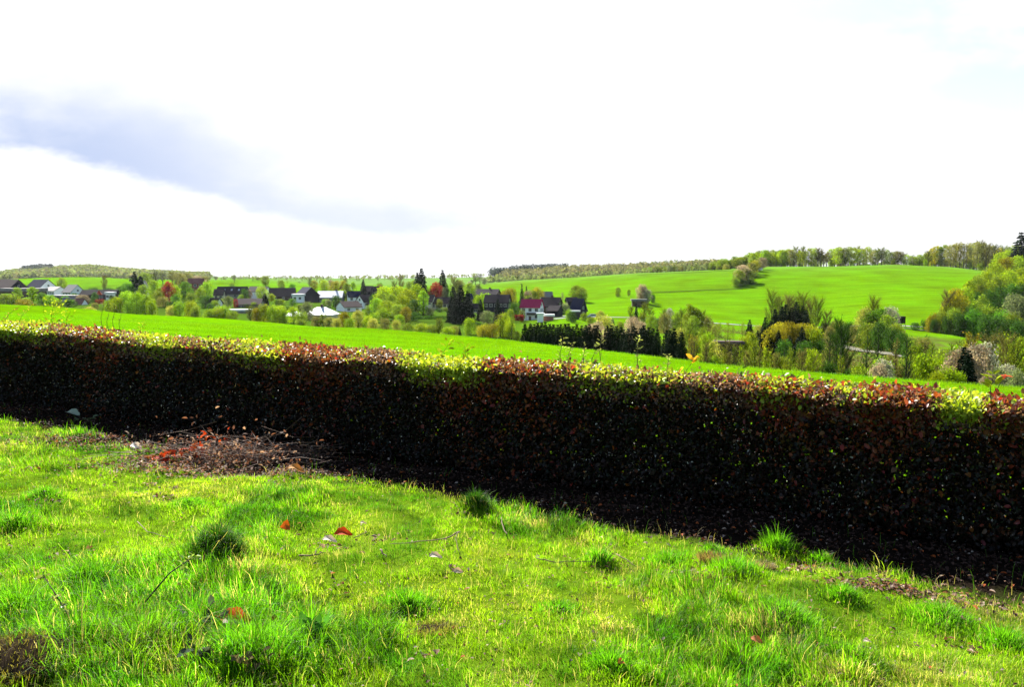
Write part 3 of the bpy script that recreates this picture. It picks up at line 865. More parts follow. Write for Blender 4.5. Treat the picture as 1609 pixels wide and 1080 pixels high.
dead = rng.random(n) < .085+.6*straw*(.4+.9*vnoise(x*12, y*12, 95))+.20*thin+.12*sstep(fbm(x*5, y*5, 68, 3), .6, .75); c[dead] = cD
dk = sstep(fbm(x*2.6, y*2.6, 90, 5), .53, .63)*.8
c = c*(1-dk[:, None])+np.array([.035, .15, .006])*dk[:, None]
c *= rng.uniform(.25, 1.3, (n, 1))*(.55+.76*vnoise(x*6.5, y*6.5, 69))[:, None]
la = vnoise(x*5, y*5, 64)*12.6
parts = [grass_blades(x, y, hgt, wid, c, np.stack([np.cos(la), np.sin(la), 0*la], 1)*.9)]
for tx, ty, r, h, k in TU:
    m_ = int({'d': 5200, 'g': 2600, 'y': 2600}[k]*(r/.2)**1.6)+400
    an = rng.uniform(0, 6.283, m_); q = r*{'d': 1, 'g': 1.5, 'y': 1.2}[k]*np.abs(rng.normal(0, .55, m_))*(.7+.6*vnoise(an*1.6+tx*7, an*0, 65))
    X, Y_ = tx+np.cos(an)*q, ty+np.sin(an)*q*.85
    hh = h*{'d': .55, 'g': .62, 'y': .75}[k]*np.exp(-(q/r)**2*.55)*rng.gamma(6, 1/6, m_)
    base = {'d': (.022, .065, .007), 'g': (.10, .27, .008), 'y': (.19, .25, .02)}[k]
    cc = np.array([base])*rng.uniform(.45, 1.5, (m_, 1)); s_ = rng.random(m_) < {'d': .03, 'g': .04, 'y': .25}[k]; cc[s_] = (.40, .32, .14)
    far_ = sstep(q/r, .6, 1.1); cc = cc*(1-far_[:, None])+(np.array([cA])*rng.uniform(.5, 1.2, (m_, 1)))*far_[:, None]
    parts.append(grass_blades(X, Y_, hh, rng.uniform(.002, .004, m_), cc, np.stack([np.cos(an), np.sin(an), 0*an], 1)*1.1))
# sparse blades reaching into the hedge's shade, long straws
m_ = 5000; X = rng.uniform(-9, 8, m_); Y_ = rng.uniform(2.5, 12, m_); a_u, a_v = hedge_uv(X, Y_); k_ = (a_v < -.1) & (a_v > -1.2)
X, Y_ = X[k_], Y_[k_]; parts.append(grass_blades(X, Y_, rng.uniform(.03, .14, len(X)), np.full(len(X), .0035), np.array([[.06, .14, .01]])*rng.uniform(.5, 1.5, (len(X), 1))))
m_ = 5200; Y_ = rng.uniform(2.3, 9, m_); X = rng.uniform(-.72, .72, m_)*Y_; _, a_v = hedge_uv(X, Y_); k_ = a_v < -.75; X, Y_ = X[k_], Y_[k_]
parts.append(grass_blades(X, Y_, rng.uniform(.04, .11, len(X)), np.full(len(X), .0022), np.array([[.42, .34, .16]])*rng.uniform(.6, 1.2, (len(X), 1))))
def join_blades(parts):
    V = np.vstack([p[0] for p in parts]); C_ = np.vstack([p[3] for p in parts]); o = 0; Q = []; T = []
    for p in parts: Q.append(p[1]+o); T.append(p[2]+o); o += len(p[0])
    return V, [np.vstack(Q), np.vstack(T)], C_
V, Fs, Cc = join_blades(parts)
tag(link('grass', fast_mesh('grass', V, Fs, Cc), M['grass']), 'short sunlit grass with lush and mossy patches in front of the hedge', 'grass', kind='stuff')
# the meadow beyond the hedge
n = 150000
Y_ = np.exp(rng.uniform(math.log(7), math.log(60), n)); X = rng.uniform(-.74, .74, n)*Y_
_, a_v = hedge_uv(X, Y_); k_ = (a_v > H_W+.15); X, Y_ = X[k_], Y_[k_]; n = len(X)
sc_ = np.clip(Y_/14, 1, 3.2)
pt = fbm(X*.5, Y_*.5, 71, 4)
c = mixc(np.tile([[.075, .20, .004]], (n, 1)), np.array([.11, .20, .006]), sstep(pt, .35, .65))*rng.uniform(.7, 1.3, (n, 1))
parts = [grass_blades(X, Y_, rng.uniform(.05, .11, n)*(.8+.3*pt), .004*sc_, c)]
V, Fs, Cc = join_blades(parts)
tag(link('meadow_grass', fast_mesh('meadow_grass', V, Fs, Cc), M['grass']), 'even bright green meadow grass beyond the hedge', 'grass', kind='stuff')

# ------------------------------------------------------------------ leaf litter, twigs, single leaves
n = 52000
uu = rng.uniform(U0, U1, n); vv = -rng.uniform(-.9, 1.25, n)
lw = fbm(uu*1.5, vv*1.5, 81, 3)
keep = rng.random(n) < np.where(vv > -.2, .9, (1-sstep(-vv+(lw-.5)*.6, .55, 1.15)))
uu, vv = uu[keep], vv[keep]
pA = hedge_pts(uu, vv, 0*uu)[:, :2]; n_base = len(pA)
for (ctr, ax, ay, m_) in ((hit(165, 700), 1.3, .34, 3000), (hit(340, 738), 1.15, .38, 3600), (hit(1400, 928), .45, .14, 420), (hit(1265, 900), .14, .10, 90), (hit(1105, 905), .25, .1, 120), (hit(1540, 950), .5, .2, 160)):
    pA = np.vstack([pA, np.stack([ctr[0]+rng.normal(0, .5, m_)*ax, ctr[1]+rng.normal(0, .5, m_)*ay], 1)])
for sx, sy, sr in SPOTS:
    m_ = int(16*sr/.06); pA = np.vstack([pA, np.stack([sx+rng.normal(0, sr*.8, m_), sy+rng.normal(0, sr*.7, m_)], 1)])
m_ = 2600; q = np.stack([rng.uniform(-.7, .7, m_), rng.uniform(2.6, 9, m_)], 1); q[:, 0] *= q[:, 1]; _, a_v = hedge_uv(q[:, 0], q[:, 1]); pA = np.vstack([pA, q[a_v < -.8]])
n = len(pA); z = land(pA[:, 0], pA[:, 1])[0]+rng.uniform(.002, .03, n); z[-1600:] += .025
P = np.stack([pA[:, 0], pA[:, 1], z], 1)
D = unit(np.stack([rng.normal(0, 1, n), rng.normal(0, 1, n), rng.normal(0, .25, n)], 1)); Nn = unit(np.array([0, 0, 1.])+rng.normal(0, .35, (n, 3)))
kind = rng.random(n); sunny = np.arange(n) >= n_base; c = np.where(sunny[:, None], [[.13, .075, .05]], [[.04, .022, .016]])*rng.uniform(.2, 1.6, (n, 1))  # hedge shade put into the litter colour; sunlit litter outside it paler
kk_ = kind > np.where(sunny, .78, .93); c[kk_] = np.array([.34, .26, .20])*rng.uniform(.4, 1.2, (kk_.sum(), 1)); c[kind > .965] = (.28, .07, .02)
l = rng.uniform(.014, .042, n); l[-1600:] *= .6
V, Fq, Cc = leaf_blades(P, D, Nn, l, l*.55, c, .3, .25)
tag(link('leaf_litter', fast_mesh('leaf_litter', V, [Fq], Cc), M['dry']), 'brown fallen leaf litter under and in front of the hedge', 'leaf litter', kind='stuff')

def dry_leaf(px, py, size, col, label, ang=0.0, tilt=.3, pale=None):
    x, y, z = hit(px, py)
    # a curled leaf blade with a stalk and raised rims
    mb = MB(); nu, nv = 9, 5; V = []; 
    for i in range(nu):
        s_ = i/(nu-1); w = .30*math.sin(math.pi*min(1, s_*.97+.015))**.8*(1+.12*math.sin(s_*31))
        for j in range(nv):
            t_ = (j/(nv-1)-.5)*2
            V.append(((s_-.5), t_*w, .22*w*abs(t_)**1.5*2+.10*math.sin(s_*5)+.03*math.sin(7*s_+3*t_)))
    F = [(i*nv+j, (i+1)*nv+j, (i+1)*nv+j+1, i*nv+j+1) for i in range(nu-1) for j in range(nv-1)]
    mb.add(V, F); mb.tube([(-.49, 0, .0), (-.6, .01, .03), (-.72, .0, .02)], [.012, .01, .006], 4)
    c = np.array([[*col]]*len(mb.v)); 
    if pale:
        for i, p_ in enumerate(mb.v):
            if p_[1] < 0 and abs(p_[0]) < .35: c[i] = pale
    me = fast_mesh('fallen_leaf', np.array(mb.v), [np.array([f for f in mb.f if len(f) == 4])], c, True)
    o = link('fallen_leaf', me, M['dry'], None, (x, y, z+.03+size*.45))
    o.scale = (size, size, size); o.rotation_euler = (tilt, .1, ang)
    return tag(o, label, 'leaf', 'single fallen leaves in the grass')
dry_leaf(370, 1000, .15, (.34, .09, .02), 'large curled orange-brown leaf with a whitish underside in the lower left grass', .0, .7, (.5, .42, .34))
dry_leaf(431, 981, .06, (.28, .04, .02), 'small dark red leaf just above the large curled one', -.6, .5)
dry_leaf(419, 1006, .06, (.34, .14, .06), 'small orange leaf right beside the large curled one', .5, .4)
dry_leaf(685, 898, .085, (.45, .38, .30), 'pale beige leaf in the grass below the forked twig', .3, .4)
dry_leaf(720, 914, .07, (.42, .33, .24), 'smaller pale leaf right of the beige one', .5, .6)
dry_leaf(449, 847, .12, (.34, .08, .01), 'upright orange-brown leaf between dark tussock and hedge shade', 1.2, 1.2)
dry_leaf(540, 855, .13, (.36, .05, .01), 'bright red-orange leaf lying on a whitish leaf', .5, .5)
dry_leaf(518, 863, .10, (.5, .42, .34), 'whitish leaf under the bright red-orange one', .1, .3)
dry_leaf(1188, 1037, .06, (.30, .11, .04), 'brown leaf in the lower right grass', -.7, .5)
dry_leaf(1362, 1026, .05, (.45, .36, .3), 'small pale leaf low in the right grass', .2, .3)
dry_leaf(465, 757, .16, (.36, .16, .04), 'flat tan-orange leaf below the brushwood heap', .1, .25)
dry_leaf(214, 718, .13, (.6, .58, .52), 'bright white upturned leaf left of the brushwood heap', -.3, .5)
dry_leaf(116, 667, .17, (.26, .30, .22), 'silvery leaf lying on the left edge of the hedge shade', -.2, .4)
dry_leaf(571, 838, .05, (.5, .42, .3), 'tiny straw coloured leaf right of the red-orange one', .4, .3)
dry_leaf(975, 1078, .05, (.4, .1, .03), 'orange leaf tip at the lower edge of the grass', .9, .7)

M['stick'] = solid_mat('bare_stick', (.15, .095, .065), (.08, .05, .035), 40, .8, .2)
def stick(pxs, r, label, mat='stick', lift=.03, forks=()):
    P = []
    for k, q in enumerate(pxs):
        x, y, z = hit(q[0], q[1]); P.append(np.array((x, y, z+(q[2] if len(q) > 2 else lift))))
    o0 = P[0].copy()
    def smooth(P):
        out = []
        for i in range(len(P)-1):
            for k in range(4):
                w = k/4; out.append(P[i]*(1-w)+P[i+1]*w + rng.normal(0, r*.5, 3))
        return out+[P[-1]]
    mb = MB(); Q = smooth([p-o0 for p in P]); mb.tube(Q, list(np.linspace(r, r*.4, len(Q))), 5)
    for f in forks:
        FP = [np.array((*hit(q[0], q[1])[:2], hit(q[0], q[1])[2]+(q[2] if len(q) > 2 else lift)))-o0 for q in f]
        Q = smooth(FP); mb.tube(Q, list(np.linspace(r*.7, r*.3, len(Q))), 4)
    o = mb.build('twig', M[mat], None, True); o.location = tuple(o0)
    return tag(o, label, 'twig', 'loose twigs in the grass')
stick([(216, 828), (232, 850), (268, 866)], .0035, 'thin curved straw coloured twig left of the dark tussock', lift=.06)
stick([(722, 846), (700, 856), (660, 868), (612, 878)], .005, 'forked twig with a bent tip in the middle of the grass', forks=[[(720, 846, .05), (716, 858, .06), (722, 872, .01)]], lift=.05)
stick([(842, 878), (870, 884), (900, 887), (940, 886)], .0042, 'long slightly curved twig right of the forked one', forks=[[(900, 887), (912, 883, .05)]])
stick([(788, 820), (791, 836), (797, 846)], .005, 'short pale twig right below the round dark tussock', lift=.05)
stick([(968, 876), (1002, 892)], .0045, 'straight brown twig lying right of the long curved twig')
stick([(470, 880), (492, 886), (512, 884)], .006, 'gnarled little branch left of the whitish leaf', forks=[[(492, 886, .03), (504, 878, .07)]])
stick([(598, 880), (607, 888)], .007, 'short grey stub of wood left of the pale beige leaf', forks=[])
stick([(1186, 880, .02), (1120, 800, .0)], .002, 'thin tilted straw at the grass edge right of centre', lift=.02) if False else None
stick([(556, 858), (576, 848), (572, 844)], .003, 'hair thin bent twig beyond the red-orange leaf', lift=.05)

def bramble(pts, leaves, label, col):
    P = [np.array((*hit(a, b)[:2], 0)) for a, b, _ in pts]
    for p, q in zip(P, pts): p[2] = gz(p[0], p[1])+q[2]
    o0 = P[0].copy(); e = empty('bramble_shoot', tuple(o0), 0, label, 'bramble', None)
    Q = []
    for i in range(len(P)-1):
        for k in range(5): w = k/5; Q.append(P[i]*(1-w)+P[i+1]*w-o0)
    Q.append(P[-1]-o0); mb = MB(); mb.tube(Q, list(np.linspace(.0055, .0025, len(Q))), 6); mb.build('stem', M['bramble_stem'], e, True)
    ps = []; 
    for w, k in leaves:
        c = Q[int(w*(len(Q)-1))]
        for _ in range(k): ps.append(c+rng.normal(0, .018, 3))
    ps = np.array(ps); k = len(ps); d = unit(rng.normal(0, 1, (k, 3))+np.array([0, 0, .4])); l = rng.uniform(.018, .034, k)
    V, Fq, Cc = leaf_blades(ps, d, unit(rng.normal(0, .6, (k, 3))+np.array([0, 0, 1.])), l, l*.6, np.array([col])*rng.uniform(.6, 1.3, (k, 1)))
    link('leaves', fast_mesh('leaves', V, [Fq], Cc), M['hedge_leaf'], e)
M['bramble_stem'] = solid_mat('bramble_stem', (.035, .022, .014), (.02, .01, .01), 30, .9, .05)
bramble([(212, 985, .0), (228, 975, .10), (268, 962, .22), (302, 935, .20)], [(.75, 3), (.88, 6), (1, 12)], 'arching dark bramble shoot with a green leafy tip below the dark tussock', (.14, .22, .05))
bramble([(136, 1030, .0), (112, 1010, .12), (88, 990, .20), (70, 960, .20)], [(.15, 4), (.4, 6), (.65, 6), (1, 10)], 'upright bramble shoot with small leaves in the lower left grass', (.16, .19, .07))

M['weed_leaf'] = leaf_mat('weed_leaves', None, trans=.3, rough=.9, spec=.0, var=0)
def weed(px, py, h, n_leaf, size, col, label, name='weed', spread=.06, up=.4):
    x, y, z = hit(px, py); e = empty(name, (x, y, z), 0, label, 'weed')
    mb = MB(); tips = []
    for k in range(5):
        a = k*1.3; tp = (math.cos(a)*spread, math.sin(a)*spread, h*R.uniform(.7, 1)); tips.append(tp)
        mb.tube([(0, 0, 0), (tp[0]*.4, tp[1]*.4, tp[2]*.5), tp], [.003, .0025, .0015], 4)
    mb.build('stem', M['bramble_stem'], e, True)
    T = np.array(tips)[rng.integers(0, 5, n_leaf)]*rng.uniform(.25, 1, (n_leaf, 1)) + rng.normal(0, size*.4, (n_leaf, 3))*np.array([1, 1, .4])
    d = unit(T*np.array([1, 1, .2])+rng.normal(0, .04, (n_leaf, 3))+np.array([0, 0, up*.05])); l = rng.uniform(.7, 1.2, n_leaf)*size
    V, Fq, Cc = leaf_blades(T, d, unit(rng.normal(0, .4, (n_leaf, 3))+np.array([0, 0, 1.])), l, l*.6, np.array([col])*rng.uniform(.6, 1.3, (n_leaf, 1)))
    link('leaves', fast_mesh('leaves', V, [Fq], Cc), M['weed_leaf'], e)
weed(312, 1010, .19, 46, .045, (.07, .09, .055), 'grey-green bramble-like weed with dull leaves in the lower left grass')
weed(318, 1055, .12, 30, .04, (.05, .06, .05), 'darker small-leaved weed below the grey-green one')
weed(493, 1015, .15, 14, .06, (.05, .16, .02), 'small broad-leaved green weed right of the large curled leaf', spread=.04, up=3)
weed(395, 1068, .10, 26, .04, (.10, .08, .04), 'brownish low weed at the lower edge of the grass')
weed(130, 662, .06, 8, .1, (.12, .15, .08), 'few pale leaves on the left edge of the hedge shade', spread=.1)

def clump(px, py, r, h, label, col, dark=(.03, .022, .012)):
    """mole-hill like tuft of dead grass and soil"""
    x, y, z = hit(px, py); e = empty('dead_grass_tuft', (x, y, z-.01), 0, label, 'tuft')
    mb = MB(); V = [(0, 0, h*.6)]; F = []
    for i in range(1, 5):
        for k in range(14):
            a = 2*math.pi*k/14; q = r*i/4*R.uniform(.88, 1.1); V.append((math.cos(a)*q, math.sin(a)*q*.8, h*.6*(1-(i/4)**2)*R.uniform(.8, 1.1)))
    for k in range(14): F.append((0, 1+k, 1+(k+1) % 14))
    for i in range(3):
        for k in range(14): F.append((1+i*14+k, 1+(i+1)*14+k, 1+(i+1)*14+(k+1) % 14, 1+i*14+(k+1) % 14))
    mb.add(V, F); mb.build('soil', M['soil'], e, True)
    m_ = 900 if r < .2 else 3500; a = rng.uniform(0, 6.283, m_); q = r*np.sqrt(rng.random(m_))*1.1
    Vb, Q, T, Cb = grass_blades(x+np.cos(a)*q, y+np.sin(a)*q*.8, rng.uniform(.4, 1, m_)*h, np.full(m_, .003), np.array([col])*rng.uniform(.35, 1.4, (m_, 1)), np.stack([np.cos(a), np.sin(a), 0*a], 1))
    link('blades', fast_mesh('blades', Vb-np.array([x, y, z-.01]), [Q, T], Cb), M['grass'], e)
M['soil'] = solid_mat('dark_soil', (.035, .024, .014), (.012, .009, .006), 25, 1, 0, .6)
clump(1122, 885, .10, .07, 'brown withered grass tuft below the hedge shade right of centre', (.20, .13, .07))
clump(1200, 893, .07, .055, 'smaller dead tuft right of the brown withered one', (.24, .18, .13))
clump(1100, 914, .10, .03, 'flat dark tuft of dead leaves below the brown withered one', (.16, .10, .07))
clump(30, 1058, .24, .11, 'dark mound of soil with mossy rim at the lower left corner', (.14, .11, .03))
clump(205, 1060, .06, .05, 'small mossy soil hump right of the corner mound', (.16, .13, .04))
clump(565, 975, .1, .03, 'dark sunken tuft in the middle of the lower grass', (.08, .10, .02))
clump(680, 985, .12, .04, 'mossy dark tuft right of the sunken one', (.16, .14, .04))

# brushwood heap with red leaves
hx, hy, hz = hit(345, 728)
pile = empty('brushwood_heap', (hx, hy, hz), 0, 'heap of cut brown twigs with some bright red leaves at the foot of the hedge', 'brushwood')
k = 340
P0 = np.stack([np.clip(rng.normal(0, .45, k), -.8, .8), np.clip(rng.normal(.1, .18, k), -.2, .4), rng.exponential(.05, k)], 1)
dd = unit(np.stack([rng.normal(0, 1, k), rng.normal(0, .6, k), rng.normal(.04, .14, k)], 1))
P1 = P0+dd*rng.uniform(.15, .7, (k, 1)); P1[:, 2] = np.clip(P1[:, 2], 0, .22)
PM = (P0+P1)/2+rng.normal(0, .035, (k, 3)); r_ = rng.uniform(.0015, .004, k)
Va, Fa = sticks(P0, PM, r_, r_*.8); Vb, Fb = sticks(PM, P1, r_*.8, r_*.3); V, Fq = np.vstack([Va, Vb]), np.vstack([Fa, Fb+len(Va)])
link('twigs', fast_mesh('twigs', V, [Fq]), M['stick'], pile)
k = 1500
q = np.stack([rng.normal(0, .45, k), rng.normal(.08, .2, k), rng.exponential(.06, k)+.01], 1)
cc = np.array([[.12, .065, .045]])*rng.uniform(.3, 1.8, (k, 1)); pl_ = rng.random(k) < .2; cc[pl_] = (.34, .26, .20); l = rng.uniform(.02, .055, k)
V1, F1, C1 = leaf_blades(q, unit(rng.normal(0, 1, (k, 3))), unit(rng.normal(0, .6, (k, 3))+np.array([0, 0, 1.])), l, l*.5, cc)
link('withered_leaves', fast_mesh('withered_leaves', V1, [F1], C1), M['dry'], pile)
def red_bunch(px, py, k, r, h0, size):
    x, y, _ = hit(px, py); b = np.array((x-hx, y-hy, h0))
    q = b+rng.normal(0, 1, (k, 3))*np.array([r, r*.6, r*.5]); cc = np.stack([rng.uniform(.16, .46, k), rng.uniform(.025, .08, k), rng.uniform(.006, .02, k)], 1); l = rng.uniform(.7, 1.2, k)*size
    V1, F1, C1 = leaf_blades(q, unit(rng.normal(0, 1, (k, 3))), unit(rng.normal(0, .6, (k, 3))+np.array([0, -.5, 1.])), l, l*.55, cc)
    o = link('red_leaves', fast_mesh('red_leaves', V1, [F1], C1), M['dry'], pile); return o
red_bunch(264, 728, 40, .085, .05, .08); red_bunch(304, 724, 32, .06, .08, .08); red_bunch(330, 712, 10, .09, .13, .08); red_bunch(360, 720, 12, .2, .05, .05)
# ------------------------------------------------------------------ the village
M['white_wall'] = solid_mat('plaster_white', (.80, .80, .80), (.72, .72, .72), 1, .9, .2)
M['cream_wall'] = solid_mat('plaster_cream', (.55, .50, .34), (.48, .43, .29), 1, .9, .2)
M['grey_wall'] = solid_mat('plaster_grey', (.20, .19, .18), (.15, .145, .14), 1, .9, .2)
M['brown_wall'] = solid_mat('boards_brown', (.075, .05, .035), (.045, .03, .022), 2, .9, .2, 0, (6, 6, .5))
M['slate_wall'] = solid_mat('slate_cladding', (.012, .013, .022), (.008, .009, .015), 4, .8, .1)
M['roof_slate'] = solid_mat('roof_blue_slate', (.018, .021, .05), (.012, .014, .034), 2, .9, .04)
M['roof_brown'] = solid_mat('roof_brown_tile', (.075, .048, .045), (.05, .034, .032), 2, .9, .1)
M['roof_dark'] = solid_mat('roof_dark_tile', (.022, .016, .022), (.014, .011, .015), 2, .9, .08)
M['roof_red'] = solid_mat('roof_wine_red_tile', (.34, .016, .07), (.26, .012, .055), 2, .85, .1)
M['roof_rust'] = solid_mat('roof_rust_tile', (.20, .075, .06), (.13, .05, .04), 2, .8, .2)
M['roof_grey'] = solid_mat('roof_grey_sheet', (.17, .155, .155), (.12, .11, .11), 1, .7, .3)
M['roof_white'] = solid_mat('roof_white_sheet', (.55, .55, .56), (.45, .45, .46), 1, .5, .4)
M['brick'] = solid_mat('chimney_brick', (.10, .06, .05), (.06, .04, .035), 8, .9, .2)
M['frame_white'] = solid_mat('window_frame_white', (.5, .5, .5), None, 3, .6, .3)
M['glass'] = solid_mat('window_glass', (.02, .025, .035), (.015, .018, .025), 1, .12, .6)
M['door'] = solid_mat('door_wood', (.06, .035, .025), None, 5, .7, .3)
M['sky_glass'] = solid_mat('skylight_glass', (.30, .34, .38), None, 1, .15, .8)
M['canvas_red'] = solid_mat('canvas_orange_red', (.42, .06, .02), None, 1, .8, .1)
M['wood'] = solid_mat('weathered_wood', (.07, .055, .04), (.04, .03, .022), 5, .9, .2, 0, (4, 4, .5))
M['black_wood'] = solid_mat('blackened_wood', (.02, .018, .016), None, 5, .9, .1)

def win(parent, cx_, y, z, w, h, axis):
    """window with its pane; axis 'y' on a long side, 'x' on a gable"""
    s = 1 if y > 0 else -1
    a, b = MB(), MB(); t = .05
    def bx(mb, c0, c1, d0, d1, e0, e1):
        d0, d1 = min(d0, d1), max(d0, d1)
        if axis == 'y': mb.box(c0, c1, d0, d1, e0, e1)
        else: mb.box(d0, d1, c0, c1, e0, e1)
    y0, y1 = y-s*.05, y+s*.05
    for (c0, c1, e0, e1) in ((cx_-w/2, cx_-w/2+.09, z, z+h), (cx_+w/2-.09, cx_+w/2, z, z+h), (cx_-w/2+.09, cx_+w/2-.09, z, z+.09), (cx_-w/2+.09, cx_+w/2-.09, z+h-.09, z+h), (cx_-.035, cx_+.035, z+.09, z+h-.09)):
        bx(a, c0, c1, y0, y1, e0, e1)
    f = a.build('window', M['frame_white'], parent)
    bx(b, cx_-w/2+.09, cx_-.035, y0, y+s*.02, z+.09, z+h-.09); bx(b, cx_+.035, cx_+w/2-.09, y0, y+s*.02, z+.09, z+h-.09)
    b.build('pane', M['glass'], f)
def house(name, cat, label, px, Y, L, D, eave, ridge, yaw, wall, roof, front=(0, 0), gable=0, chimney=None, door=False, group='houses of the village', flat=False, hip=False, skylights=0, gable_mat=None, over=.45, base=None):
    """L, D in photo pixels at that distance; eave and ridge as photo rows"""
    k = Y/F_PX; L *= k; D *= k
    x, y, _ = at(px, 470, Y)
    zg = gz(x, y) if base is None else zat(base, Y)
    ze, zr = zat(eave, Y)-zg, zat(ridge, Y)-zg
    if ze < 2.0: zg -= 2.0-ze; zr += 2.0-ze; ze = 2.0
    e = empty(name, (x, y, zg), math.radians(yaw), label, cat, group)
    mb = MB(); mb.box(-L/2, L/2, -D/2, D/2, -2.5, ze)
    mb.build('wall', M[wall], e)
    if flat:
        r = MB().box(-L/2-over, L/2+over, -D/2-over, D/2+over, ze, ze+max(.3, zr-ze)).build('roof', M[roof], e)
    elif hip:
        o = over; i_ = min(L, D)/2*.9
        vs = [(-L/2-o, -D/2-o, ze), (L/2+o, -D/2-o, ze), (L/2+o, D/2+o, ze), (-L/2-o, D/2+o, ze), (-L/2+i_, 0, zr), (L/2-i_, 0, zr)]
        vs += [(-L/2-o, -D/2-o, ze-.25), (L/2+o, -D/2-o, ze-.25), (L/2+o, D/2+o, ze-.25), (-L/2-o, D/2+o, ze-.25)]
        r = MB().add(vs, [(0, 1, 5, 4), (1, 2, 5), (2, 3, 4, 5), (3, 0, 4), (6, 7, 1, 0), (7, 8, 2, 1), (8, 9, 3, 2), (9, 6, 0, 3), (9, 8, 7, 6)]).build('roof', M[roof], e)
    else:
        for sx in (-1, 1):
            xa, xb = sx*L/2, sx*(L/2-.25)
            MB().add([(xa, -D/2, ze), (xa, D/2, ze), (xa, 0, zr-.12), (xb, -D/2, ze), (xb, D/2, ze), (xb, 0, zr-.12)], [(0, 1, 2), (5, 4, 3), (0, 2, 5, 3), (1, 4, 5, 2)] if sx > 0 else [(2, 1, 0), (3, 4, 5), (3, 5, 2, 0), (2, 5, 4, 1)]).build('gable', M[gable_mat or wall], e)
        sl = (zr-ze)/(D/2); o = over; th_ = .22
        r = MB()
        x0, x1 = -L/2-o*.8, L/2+o*.8
        prof = [(-D/2-o, ze-o*sl), (0, zr), (D/2+o, ze-o*sl), (D/2+o, ze-o*sl+th_), (0, zr+th_), (-D/2-o, ze-o*sl+th_)]
        vs = [(x0, p, q) for p, q in prof]+[(x1, p, q) for p, q in prof]
        r.add(vs, [(0, 1, 4, 5), (1, 2, 3, 4), (11, 10, 7, 6), (10, 9, 8, 7), (5, 4, 10, 11), (4, 3, 9, 10), (1, 0, 6, 7), (2, 1, 7, 8), (0, 5, 11, 6), (3, 2, 8, 9)])
        r = r.build('roof', M[roof], e)
        for q in range(skylights):
            xq = -L/2+L*(q+1)/(skylights+1); w = .45; t0, t1 = .35, .6
            p0, p1 = -D/2*(1-t0), -D/2*(1-t1); z0, z1 = ze+(zr-ze)*t0+th_+.04, ze+(zr-ze)*t1+th_+.04
            MB().add([(xq-w, p0, z0), (xq+w, p0, z0), (xq+w, p1, z1), (xq-w, p1, z1), (xq-w, p0, z0-.1), (xq+w, p0, z0-.1), (xq+w, p1, z1-.1), (xq-w, p1, z1-.1)],
                     [(0, 1, 2, 3), (0, 4, 5, 1), (1, 5, 6, 2), (2, 6, 7, 3), (3, 7, 4, 0)]).build('skylight', M['sky_glass'], r)
    if chimney is not None:
        cxh = chimney*L/2; zt = zr+.9
        c = MB().box(cxh-.4, cxh+.4, -.35+.4, .35+.4, (ze if flat else zr)-.9, zt).build('chimney', M['brick'], r)
    rowsn, coln = front
    for i in range(rowsn):
        for j in range(coln):
            xx = -L/2+L*(j+.5)/coln; hh = min(1.3, ze/rowsn*.5); zz = ze-.55-hh-i*2.6
            if zz > .2 and not (door and i == rowsn-1 and j == coln//2): win(e, xx, -D/2, zz, 1.3, hh, 'y')
    if door:
        xx = -L/2+L*(coln//2+.5)/max(coln, 1)
        MB().box(xx-.5, xx+.5, -D/2-.05, -D/2+.02, 0, 2.05).build('door', M['door'], e)
    if gable:
        sg = 1 if yaw < 0 else -1
        for i in range(2):
            for j in range(gable):
                yq = -D/2+D*(j+1)/(gable+1); zz = ze-1.9-i*2.7
                if i == 0 and zr-ze > 2.6 and j == 0: win(e, 0, sg*L/2, ze+.25, 1.1, 1.1, 'x')
                if zz > .2: win(e, yq, sg*L/2, zz, 1.1, 1.25, 'x')
    return e
H = house
H('barn', 'barn', 'long low barn with grey-brown roof at the far left edge', 12, 445, 50, 30, 452, 440, -20, 'slate_wall', 'roof_brown', (1, 3), 1, group='farm buildings')
H('farmhouse', 'house', 'white house with steep blue-black roof and white right gable near the left edge', 66, 450, 36, 26, 451, 440, -28, 'white_wall', 'roof_slate', (1, 4), 2, None)
H('annex', 'annex', 'low white annex with pale lean-to roof right of the blue-black roofed house', 88, 438, 26, 22, 457, 451, -28, 'white_wall', 'roof_grey', (1, 5), 0)
H('house', 'house', 'white house with pale grey roof and dormered gable at the left', 116, 425, 26, 22, 459, 448, -34, 'white_wall', 'roof_grey', (2, 3), 2)
H('shed', 'shed', 'long flat dark shed with grey-brown roof in front of the white houses at left', 37, 400, 66, 16, 458, 453, -4, 'brown_wall', 'roof_grey', flat=True, group='farm buildings')
H('shed', 'shed', 'dark open shed under a flat pale roof below the grey roofed house', 104, 370, 36, 14, 467, 464, -6, 'slate_wall', 'roof_grey', flat=True, group='farm buildings')
H('hut', 'hut', 'small white hut with rust red roof behind the round dark green bush', 127, 320, 15, 13, 478, 470, -20, 'white_wall', 'roof_rust', (1, 1), 0, group='small huts')
H('long_building', 'building', 'long dark building with black roof in the hollow behind the rust red hut', 158, 395, 52, 22, 463, 456, 3, 'slate_wall', 'roof_dark', (1, 4), group='farm buildings')
H('hut', 'hut', 'tiny white walled hut with flat roof at the end of the long dark building', 174, 380, 11, 8, 462, 459, -5, 'white_wall', 'roof_white', (1, 2), flat=True, group='small huts')
H('house', 'house', 'white pointed gable peeping out behind the dark pine', 228, 440, 9, 10, 450, 441, -75, 'white_wall', 'roof_dark', (0, 0), 0)
H('house', 'house', 'house with pinkish brown roof between the red tree and the round green tree', 309, 430, 22, 16, 445, 438, 10, 'roof_rust', 'roof_rust', (1, 3), 0)
H('house', 'house', 'wide house with long black roof and two skylights', 366, 420, 44, 24, 461, 451, 6, 'grey_wall', 'roof_dark', (1, 4), 0, skylights=3)
